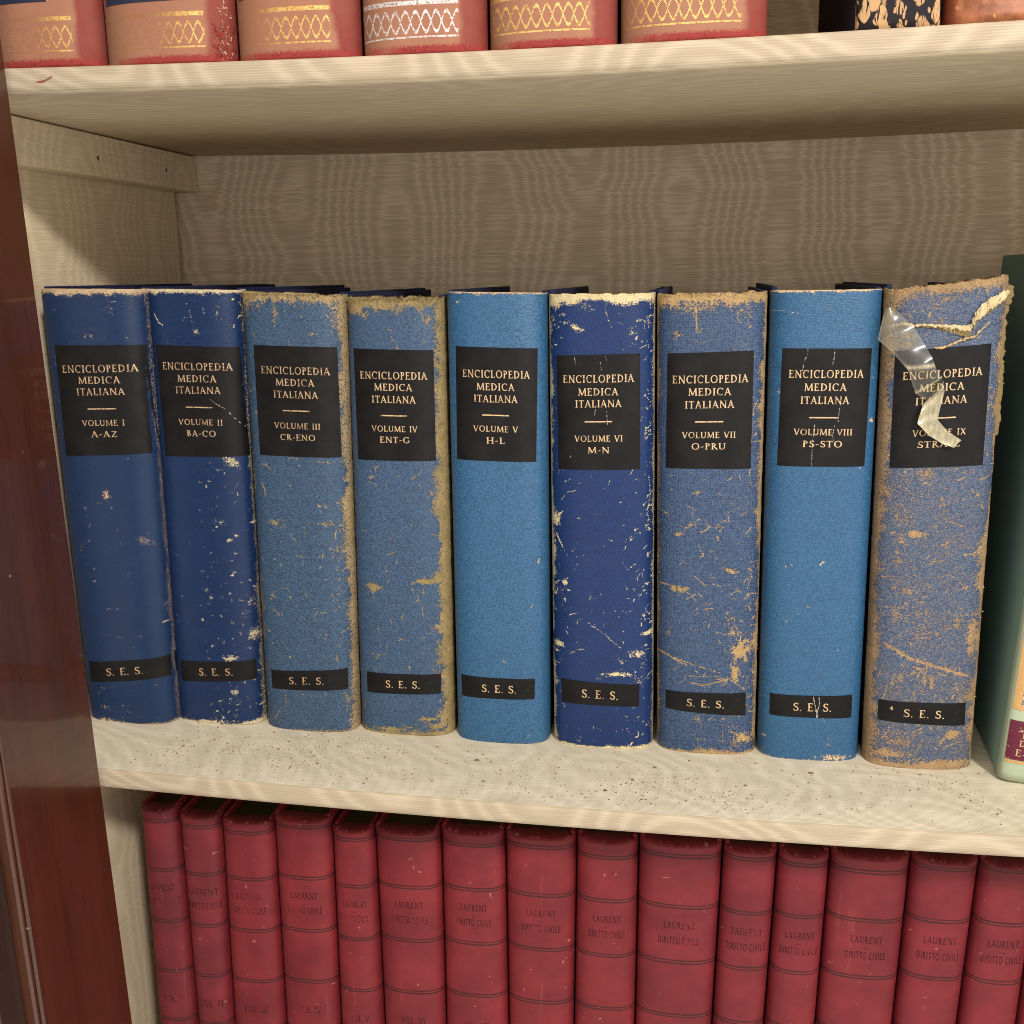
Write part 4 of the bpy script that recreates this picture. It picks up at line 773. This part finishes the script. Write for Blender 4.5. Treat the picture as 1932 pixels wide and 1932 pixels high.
LAWX = ['narrow red law book stamped VOL. I, leftmost on the lower shelf', 'narrow red law book stamped VOL. II, second from the left on the lower shelf',
 'red law book stamped VOL. III with a pale scrape on its spine', 'red law book stamped VOL. IV with a small chip at the centre of its head', 'narrow red law book stamped VOL. V beside a wider one stamped VOL. VI',
 'red law book stamped VOL. VI, under the volume marked ENT-G', 'red law book stamped VOL. VII, directly right of the VOL. VI one', 'red law book right of the one stamped VOL. VII, white speck at its right edge',
 'red law book with a small pale scratch, ninth from the left', 'widest red law book in the middle of the lower shelf, tenth from the left',
 'narrow red law book just right of the widest one, eleventh from the left', 'narrow red law book twelfth from the left, right one of two narrow neighbours', 'wide red law book right of the two narrow ones, under the PS-STO volume',
 'red law book fourteenth from the left, under the STRA-Z volume', 'red law book second from the right edge of the photo on the lower shelf', 'red law book cut by the right edge of the photo on the lower shelf']
YF = .0800; FLOOR = -.330
def rules_fn(zs):
    def fn(Fg, Vg, UV):
        z = UV[..., 1]; out = np.zeros_like(z)
        for z1 in zs:
            for dz in (-.00098, .00098): out = np.maximum(out, np.clip(1.5-np.abs(z-z1-dz)/.00048, 0, 1))
        return out
    return fn
for i in range(16):
    xl, xr, bl, br = LAW_T[i]+.0004, LAW_T[i+1]-.0004, LAW_B[i]+.0004, LAW_B[i+1]-.0004
    # edge lines were measured at z=-.06 and z=-.2; carry them down to the floor
    k = (FLOOR+.06)/(-.21+.06); fl, fr_ = xl+(bl-xl)*k, xr+(br-xr)*k
    xc = (fl+fr_)/2
    lb = empty('law_book', (xc, YF+.013, FLOOR), LAWX[i], 'book', 'red cloth law books on the lower shelf')
    h = HEAD[i]-FLOOR
    S = Spine(fl-xc, fr_-xc, xl-xc, xr-xc, h, h, -.013, .013, 2.6)
    zr = [R1[i]-FLOOR]+[z+RO[i]-FLOOR for z in (-.1120, -.1512, -.1903, -.229, -.268, -.318)]
    mt = mat_red_cloth('red_book_cloth_%s' % ORD[i], 1.3*i+.4, [(104, 30, 37), (110, 32, 39), (117, 33, 40), (119, 34, 41)][min(i, 3)] if i < 9 else (120+(i*7)%7-3, 34, 42))  # leftmost books darker: shade of the dim left end put into the cloth
    sc = {2: [['P', .1, (-.165-FLOOR)/h, 1.8, .8, .9, .1], ['P', 0, (-.170-FLOOR)/h, 1.4, .5, .8, 0], ['S', [[.1, (-.12-FLOOR)/h], [.15, (-.105-FLOOR)/h]], .5, .6]], 3: [['P', .05, .985, .8, 1.6, .9, 0]],
          7: [['P', .85, (-.146-FLOOR)/h, .4, .8, 1.1, 0]], 8: [['S', [[.3, (-.141-FLOOR)/h], [.5, (-.149-FLOOR)/h]], .5, .75], ['P', -.2, (-.104-FLOOR)/h, 1.2, 2, .55, 0]], 12: [['S', [[-.3, (-.166-FLOOR)/h], [0, (-.170-FLOOR)/h]], .5, .6]]}.get(i, [])
    cw = paint(sc+[['P', random.Random(i).uniform(-.6, .6), random.Random(i+50).uniform(.35, .7), 1.5, 1., .45, .3], ['P', random.Random(i+9).uniform(-.6, .6), random.Random(i+90).uniform(.45, .8), .6, .5, .6, 0]], S, i+20, 16, lambda r: (r.uniform(-.9, .9), r.uniform(.4, .98)), (.4, 5.))
    def wear(Fg, Vg, UV, cw=cw, S=S, h=h, i=i):
        w = cw(Fg, Vg, UV); d = (1-Vg)*h*1000; g = vnoise(Fg*6+i*3, Fg*0+i, 2, 3)
        return np.maximum(w, .46*np.clip(1.2-d/(.9*g+.1), 0, 1))
    def rag(Fg, Vg, i=i):
        n = vnoise(Fg*8+i*9, Fg*0+i, 1, 4)-.5
        return (n*.0016-.0009*(1-Fg**2))*np.clip((Vg-.985)/.015, 0, 1)
    def cap(Fg, Vg, h=h, zr=zr):
        P = np.zeros(Fg.shape+(3,)); z = Vg*h
        P[..., 1] = -.0007*np.exp(-((z-(h-.0022))/.0016)**2)+.0006*np.clip((z-(h-.0012))/.0012, 0, 1); return P
    sp = spine_mesh('spine', S, 44, 460, mt, lb, wear, rag, cap, .0016, {'rule': rules_fn(zr)}, .0)
    for side in (-1, 1):
        o = box('cover_board', 0 if side < 0 else -.0026, .0026 if side < 0 else 0, -.0045, .150, 0, h+.0012, mt, lb, .0007)
        bm = bmesh.new(); bm.from_mesh(o.data)
        for v in bm.verts:
            l, r = S.ends(v.co.z/h); v.co.x += (l+.0010 if side < 0 else r-.0010)
        bm.to_mesh(o.data); bm.free()
    o = box('page_block', 0, 1, -.0035, .146, .003, h-.0042, M['pages_dark'], lb, 0)
    for v in o.data.vertices:
        l, r = S.ends(v.co.z/h); v.co.x = l+.0038+(r-l-.0076)*v.co.x
    w = S.c[1]-S.c[0]; wt = lambda m: 2*m/w
    V_ = lambda z: (z+RO[i]-FLOOR)/h
    M_ink = mat_ink('worn_stamping_%s' % ORD[i], .50 if i < 1 else (.43 if i < 5 else .36), i*.37)
    ctr = .05
    lines = [('LAURENT', ctr, V_(-.1275), min(wt(.0185), 1.5), .0047/h, 0, False), ('_', ctr, V_(-.1313), wt(.0030), .0003/h, 0, False), ('DIRITTO CIVILE', ctr, V_(-.1385), min(wt(.0240), 1.72), .0050/h, 0, True)]
    if i < 8: lettering('volume_number', S, [('VOL. '+ROM[i], ctr, V_(-.2150)-(.001 if i > 5 else 0)/h, min(wt(.0125+.0018*len(ROM[i])), 1.4), .0052/h, 0, False)], .00010, M_ink, lb)
    lettering('lettering', S, lines, .00010, M_ink, lb)

# ================================================================== UPPER SHELF
def mat_gilt(name, seed, width, gleam_from, glint=False):
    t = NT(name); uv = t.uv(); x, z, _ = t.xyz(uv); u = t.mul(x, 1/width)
    v = t.vscale(uv, 1, 1, 1, (seed, seed, 0))
    big = t.noise(v, 60., 4., .6).outputs[0]; fl = t.noise(v, 700., 3.).outputs[0]
    wv = t.math('MULTIPLY', t.math('SINE', t.mul(x, 2*math.pi/.0008)), t.math('SINE', t.mul(z, 2*math.pi/.0008)))
    pink = t.mix(t.step(u, 0., .55), lin(124, 90, 66), lin(160, 112, 88))  # browner left half is shade put into the cloth colour
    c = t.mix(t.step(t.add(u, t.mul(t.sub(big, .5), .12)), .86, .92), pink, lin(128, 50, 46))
    c = t.mix(t.step(big, .3, .7, 0., .3), c, lin(142, 90, 72))
    c = t.mix(t.mul(t.add(t.mul(wv, .5), .5), .22), c, lin(120, 70, 52))
    low = t.step(t.add(z, t.mul(t.sub(fl, .5), .005)), .0030, .0052, 1., 0.)
    c = t.mix(t.mul(low, t.step(t.add(u, t.mul(big, .6)), .35, .7)), c, lin(140, 50, 46))
    zz = t.add(z, t.mul(t.sub(fl, .5), .0004))
    ln = lambda z0, hw: t.step(t.math('ABSOLUTE', t.sub(zz, z0)), hw*.7, hw*1.15, 1., 0.)
    g = t.math('MAXIMUM', ln(.0237, .0011), ln(.0082, .00042))
    g = t.math('MAXIMUM', g, ln(.0330, .0007))
    s = t.mul(t.math('SINE', t.mul(x, 2*math.pi/.0102)), .0046)
    for sg in (1, -1):
        dd = t.math('ABSOLUTE', t.sub(zz, t.add(t.mul(s, sg), .0150)))
        g = t.math('MAXIMUM', g, t.step(dd, .00055, .0011, 1., 0.))
    g = t.mul(g, t.step(u, .03, .08)); g = t.mul(g, t.step(u, .855, .875, 1., 0.))
    brk = t.step(fl, .36, .56, .2, 1.)
    gleam = t.step(t.add(u, t.mul(t.sub(big, .5), .25)), gleam_from-.12, gleam_from+.1)  # reflected gleam painted in: gilding dull at left, bright towards the right
    gold = lin(214, 212, 212) if glint else lin(216, 174, 102)  # silvery white is a glint painted onto the gold
    gc = t.mix(t.mul(gleam, brk), lin(142, 98, 62), gold)
    c = t.mix(t.mul(g, t.fmix(gleam, .45, .95)), c, gc)
    return t.fin(c, rough=t.fmix(t.mul(g, gleam), .68, .3), spec=.3, metal=t.mul(t.mul(g, gleam), .45), normal=t.bump(t.add(wv, t.mul(fl, .6)), .00010, .6))
UB = [(.0405, .1062), (.1078, .1785), (.1803, .2444), (.2462, .3088), (.3102, .3722), (.3740, .4424)]
UBF = [.66, .62, .42, .10, .16, .22]
UBL = ['salmon red cloth book partly behind the door, leftmost on the upper shelf', 'salmon cloth book with a torn right joint, second on the upper shelf', 'salmon cloth book with bright gold lattice band and dark label, third on the upper shelf',
 'salmon red cloth book with a gold lattice band coloured as a silvery glint', 'salmon cloth book with a gold lattice band, directly right of the glint-banded one', 'salmon red cloth book with a gold lattice band beside the empty gap']
for i, (x0, x1) in enumerate(UB):
    xc = (x0+x1)/2; zb = HS+T_SH+sag(xc, SAG2)+.0002
    ob = empty('gilt_cloth_book', (xc, .022, zb), UBL[i], 'book', 'salmon red cloth books on the upper shelf')
    S = Spine(x0-xc, x1-xc, x0-xc, x1-xc, .262, .262, -.016, .016, 2.7)
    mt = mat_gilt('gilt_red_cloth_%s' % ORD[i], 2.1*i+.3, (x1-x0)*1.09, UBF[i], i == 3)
    def rag(Fg, Vg, i=i):
        n = vnoise(Fg*9+i*5, Fg*0+i+.5, 3, 4)-.5; return n*.0012*np.clip((.02-Vg)/.02, 0, 1)+.0006*np.clip((.02-Vg)/.02, 0, 1)
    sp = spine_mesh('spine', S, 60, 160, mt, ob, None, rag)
    rc = M.setdefault('red_board', mat_plain('red_board_cloth', lin(146, 44, 40), .7, .2, .25, 900.))
    for side in (-1, 1):
        o = box('cover_board', (x0-xc+.0012 if side < 0 else x1-xc-.0042), (x0-xc+.0042 if side < 0 else x1-xc-.0012), -.004, .19, 0, .264, rc, ob, .0007)
    box('page_block', x0-xc+.0056, x1-xc-.0056, -.004, .185, .003, .258, M['pages'], ob, .0005)
    if i < 3:
        w = x1-x0; f1 = (.28, .50, .52)[i]
        patch_on('title_label', S, [(-.86, .262/.262*.42), (f1, .42), (-.86, (.0300 if i else .0318)/.262), (f1, (.0300 if i else .0318)/.262)], .00025, M.setdefault('navy_label', mat_plain('faded_navy_label', lin(32, 36, 58), .5, .4, .5, 300.)), ob, 20, 12)
    if i == 1:
        fibres('torn_joint', 200, lambda rg, S=S: (S.p(np.array(rg.uniform(.84, .97)), np.array(rg.uniform(0.003, .3)), .0002), (rg.uniform(-.4, .6), -.4, rg.uniform(-1, 1))), M['fibre_cream'], ob, (.0006, .0022), .00020, 77)
        fibres('frayed_threads', 120, lambda rg, S=S: (S.p(np.array(rg.uniform(.78, .99)), np.array(rg.uniform(0.0, .07)), .0004), (rg.uniform(-1, 1), -.6, rg.uniform(-.4, 1))), M['fibre_red'], ob, (.001, .004), .00022, 78)
    else:
        fibres('frayed_threads', 46, lambda rg, S=S: (S.p(np.array(rg.uniform(-.9, .97)), np.array(abs(rg.gauss(0, .006))+.002), .0002), (rg.uniform(-1, 1), -.5, rg.uniform(-.3, 1))), M['fibre_red'], ob, (.0006, .0022), .00014, 80+i)
# patterned book
t = NT('black_floral_cloth'); uv = t.uv(); v = t.vscale(uv, 1, .62, 1, (.2, .1, 0))
wp = t.noise(v, 130., 3.); q = t.n('ShaderNodeVectorMath', operation='MULTIPLY_ADD'); t.put(q.inputs[0], wp.outputs['Color']); q.inputs[1].default_value = (.007, .006, 0); t.put(q.inputs[2], v)
vd = t.vor(q.outputs[0], 190.); petal = t.step(vd.outputs['Distance'], .48, .56, 1., 0.)
vein = t.step(t.noise(t.vscale(uv, 900, 120, 1), 1., 2., .5, 1.2).outputs[0], .38, .46)
small = t.step(t.vor(q.outputs[0], 300.).outputs['Distance'], .22, .28, 1., 0.)
mk = t.math('MAXIMUM', t.mul(petal, vein), t.mul(small, t.step(vd.outputs['Distance'], .5, .6)))
tn = t.mix(t.noise(v, 40., 2.).outputs[0], lin(150, 108, 84), lin(206, 170, 118))
M['floral'] = t.fin(t.mix(mk, lin(30, 24, 28), tn), rough=.7, spec=.2)
t = NT('brown_gilt_leather'); uv = t.uv(); n = t.noise(uv, 90., 4., .6).outputs[0]; g = t.step(t.noise(uv, 190., 1.).outputs[0], .66, .72)
x, z, _ = t.xyz(uv)
c = t.mix(t.step(n, .3, .7), lin(112, 58, 34), lin(168, 104, 66)); c = t.mix(t.mul(g, .75), c, lin(214, 168, 84))
c = t.mix(t.step(x, .010, .013, 1., 0.), c, lin(116, 56, 34))
M['brown_leather'] = t.fin(c, rough=.42, spec=.45, normal=t.bump(n, .0004, .6))
for nm, x0, x1, mt, lb, n, bb in (('patterned_book', .4812, .5180, M['floral'], 'book in black cloth with tan floral pattern, right of the empty gap', 4., .006), ('leather_book', .5195, .5740, M['brown_leather'], 'brown leather book with gold specks at the right end of the upper shelf', 2.6, .014)):
    xc = (x0+x1)/2; zb = HS+T_SH+sag(xc, SAG2)+.0002
    ob = empty(nm, (xc, .022, zb), lb, 'book')
    S = Spine(x0-xc, x1-xc, x0-xc, x1-xc, .25, .25, -.016, bb, n)
    spine_mesh('spine', S, 40, 60, mt, ob)
    for side in (-1, 1):
        box('cover_board', (x0-xc+.0010 if side < 0 else x1-xc-.0038), (x0-xc+.0038 if side < 0 else x1-xc-.0010), -.016+bb-.001, .18, 0, .252, M['black_board'] if nm == 'patterned_book' else M['brown_leather'], ob, .0007)
    box('page_block', x0-xc+.0050, x1-xc-.0050, -.004, .175, .003, .247, M['pages'], ob, .0005)

# ================================================================== GREEN BOOK AT THE RIGHT
gt = NT('sage_cloth'); uv = gt.uv(); n = gt.noise(uv, 1200., 2.).outputs[0]; b = gt.noise(uv, 30., 3.).outputs[0]
M['sage'] = gt.fin(gt.mix(gt.add(gt.mul(n, .4), gt.mul(b, .6)), lin(138, 152, 128), lin(186, 196, 168)), rough=.75, spec=.2, normal=gt.bump(n, .0001, .6))
M['teal_board'] = mat_plain('teal_board_cloth', lin(124, 156, 146), .75, .2, .15, 1200.)
gb = empty('green_book', (.5858+.024, .072, sag(.61)+.0002), 'sage green cloth book with a maroon label, leaning at the right edge', 'book')
gb.rotation_euler = (0, math.radians(3.4), -.07)
S = Spine(-.024, .024, -.024, .024, .288, .288, -.013, .010, 5.)
spine_mesh('spine', S, 50, 60, M['sage'], gb)
for side in (-1, 1): box('cover_board', -.0238 if side < 0 else .0208, -.0208 if side < 0 else .0238, -.009, .195, 0, .290, M['teal_board'], gb, .0012)
box('page_block', -.0196, .0196, -.005, .19, .003, .284, M['pages'], gb, .0005)
h_ = .288
def F_(x): return (x)/.024
ml = NT('maroon_label'); u2 = ml.obj(); nn = ml.noise(u2, 420., 3.).outputs[0]; n3 = ml.noise(u2, 90., 2.).outputs[0]
M['maroon'] = ml.fin(ml.mix(ml.step(ml.add(nn, ml.mul(ml.sub(n3, .5), .5)), .66, .72, 0., .8), lin(92, 22, 46), lin(190, 170, 150)), rough=.5, spec=.4)
la = patch_on('label', S, [(-.93, .0362/h_), (.93, .0362/h_), (-.93, .0130/h_), (.93, .0130/h_)], .0003, M['maroon'], gb, 30, 6)
lettering('lettering', S, [('I', F_(-.0148), .0262/h_, .075, .0036/h_, 0, False), ('D', F_(-.0148), .0215/h_, .15, .0036/h_, 0, False), ('E', F_(-.0163), .0155/h_, .13, .0040/h_, 0, False)], .00040, M['gold'], la)
M['ochre'] = mat_plain('ochre_strip', lin(188, 150, 96), .6, .3, .25, 500.)
patch_on('gilt_strip', S, [(-.93, .0126/h_), (.93, .0126/h_), (-.93, .0108/h_), (.93, .0108/h_)], .0003, M['ochre'], gb, 30, 3)
pic = patch_on('picture_panel', S, [(-.93, .088/h_), (.93, .088/h_), (-.93, .0425/h_), (.93, .0425/h_)], .0003, M['ochre'], gb, 30, 6)
pm = NT('engraved_print'); u3 = pm.obj(); e1 = pm.noise(u3, 1100., 3., .7).outputs[0]
M['print'] = pm.fin(pm.mix(pm.step(e1, .46, .54), lin(52, 48, 50), lin(196, 186, 164)), rough=.6, spec=.2)
patch_on('print', S, [(-.76, .085/h_), (.76, .085/h_), (-.76, .0455/h_), (.76, .0455/h_)], .00045, M['print'], pic, 30, 6)

# ================================================================== STRIP OF TAPE ON THE TORN VOLUME
A = np.array([t[0] for t in TAPE]); B = np.array([t[1] for t in TAPE]); NT_ = 92; NW = 9
tt = np.linspace(0, len(A)-1, NT_); k0 = np.minimum(tt.astype(int), len(A)-2); fr = (tt-k0)[:, None]
fr = fr*fr*(3-2*fr)*.5+fr*.5
a_ = A[k0]*(1-fr)+A[k0+1]*fr; b_ = B[k0]*(1-fr)+B[k0+1]*fr
V, milk_and_glint = [], []
for q in range(NT_):
    s = tt[q]
    for j in range(NW):
        t_ = j/(NW-1); P_ = a_[q]*(1-t_)+b_[q]*t_
        curl = .0011*math.sin(t_*math.pi)*(1 if s < 7.5 else -.6)+.0005*math.sin(s*3.1+t_*2.2)
        V.append((P_[0], P_[1]-curl, P_[2])); milk_and_glint.append(.05+.75*min(max((s-7.3)/.5, 0), 1)+(.10 if s < 3 else 0)+(.75*math.exp(-((s-3.9-.7*t_)/.16)**2)+.6*math.exp(-((s-5.9-.35*t_)/.13)**2) if s < 7 else 0)+(.12 if t_ < .06 else 0))  # milky double layer, plus pale crease highlights painted into the opacity
tp = NT('clear_tape'); mk = tp.attr('milk_and_glint'); o_ = tp.obj(); nz_ = tp.noise(tp.vscale(o_, 900, 900, 160), 1., 3.).outputs[0]
tr = tp.n('ShaderNodeBsdfTransparent'); tr.inputs[0].default_value = (.93, .90, .80, 1)
gl = tp.n('ShaderNodeBsdfGlossy'); gl.inputs['Roughness'].default_value = .26; gl.inputs['Color'].default_value = (.9, .92, 1, 1)
df = tp.n('ShaderNodeBsdfDiffuse'); tp.put(df.inputs[0], tp.mix(nz_, lin(150, 140, 104), lin(208, 200, 166)))
m1 = tp.n('ShaderNodeMixShader'); tp.put(m1.inputs[0], tp.math('MULTIPLY', mk, tp.add(.45, tp.mul(nz_, .9)), clamp=True)); tp.t.links.new(tr.outputs[0], m1.inputs[1]); tp.t.links.new(df.outputs[0], m1.inputs[2])
m2 = tp.n('ShaderNodeMixShader'); m2.inputs[0].default_value = .06; tp.t.links.new(m1.outputs[0], m2.inputs[1]); tp.t.links.new(gl.outputs[0], m2.inputs[2])
tp.t.links.new(m2.outputs[0], tp.out.inputs[0])
tape = mesh_obj('adhesive_tape', V, grid_faces(NT_, NW), tp.m, None, None, {'milk_and_glint': np.array(milk_and_glint)})
tag(tape, 'loose twisted strip of clear yellowed tape hanging over the label of the torn volume', 'tape')

# ================================================================== CRUMBS OF OLD LEATHER ON THE SHELF
rg = random.Random(11); V, F = [], []
clusters = [(rg.uniform(.09, .57), rg.uniform(.012, .062), rg.uniform(.006, .026)) for _ in range(50)]+[(.12, .05, .02), (.17, .055, .02), (.2, .045, .02), (.24, .06, .02), (.42, .03, .02), (.44, .04, .015), (.57, .035, .014)]
for q in range(2600):
    if rg.random() < .8: cx, cy, r = rg.choice(clusters); x, y = rg.gauss(cx, r), rg.gauss(cy, r*.7)
    else: x, y = rg.uniform(.08, .62), rg.uniform(.006, .075)
    if not (.075 < x < .66 and .005 < y < .078): continue
    s = .00021*math.exp(rg.gauss(0, .5)); z = sag(x)+.00003; k = rg.randint(4, 6); base = len(V); a0 = rg.random()*6
    el = rg.uniform(.6, 1.9)
    ring = [(x+s*el*math.cos(a0+j*2*math.pi/k)*rg.uniform(.7, 1.2), y+s*math.sin(a0+j*2*math.pi/k)*rg.uniform(.7, 1.2)) for j in range(k)]
    V += [(p[0], p[1], z) for p in ring]+[(x+(p[0]-x)*.6, y+(p[1]-y)*.6, z+s*rg.uniform(.4, .9)) for p in ring]
    F.append([base+k+j for j in range(k)])
    for j in range(k): F.append([base+j, base+(j+1) % k, base+k+(j+1) % k, base+k+j])
cr = mesh_obj('leather_crumbs', V, F, M['dust'], None, smooth=False)
tag(cr, 'scattered dark crumbs of decayed leather on the pale shelf below the blue volumes', 'crumbs', kind='stuff')
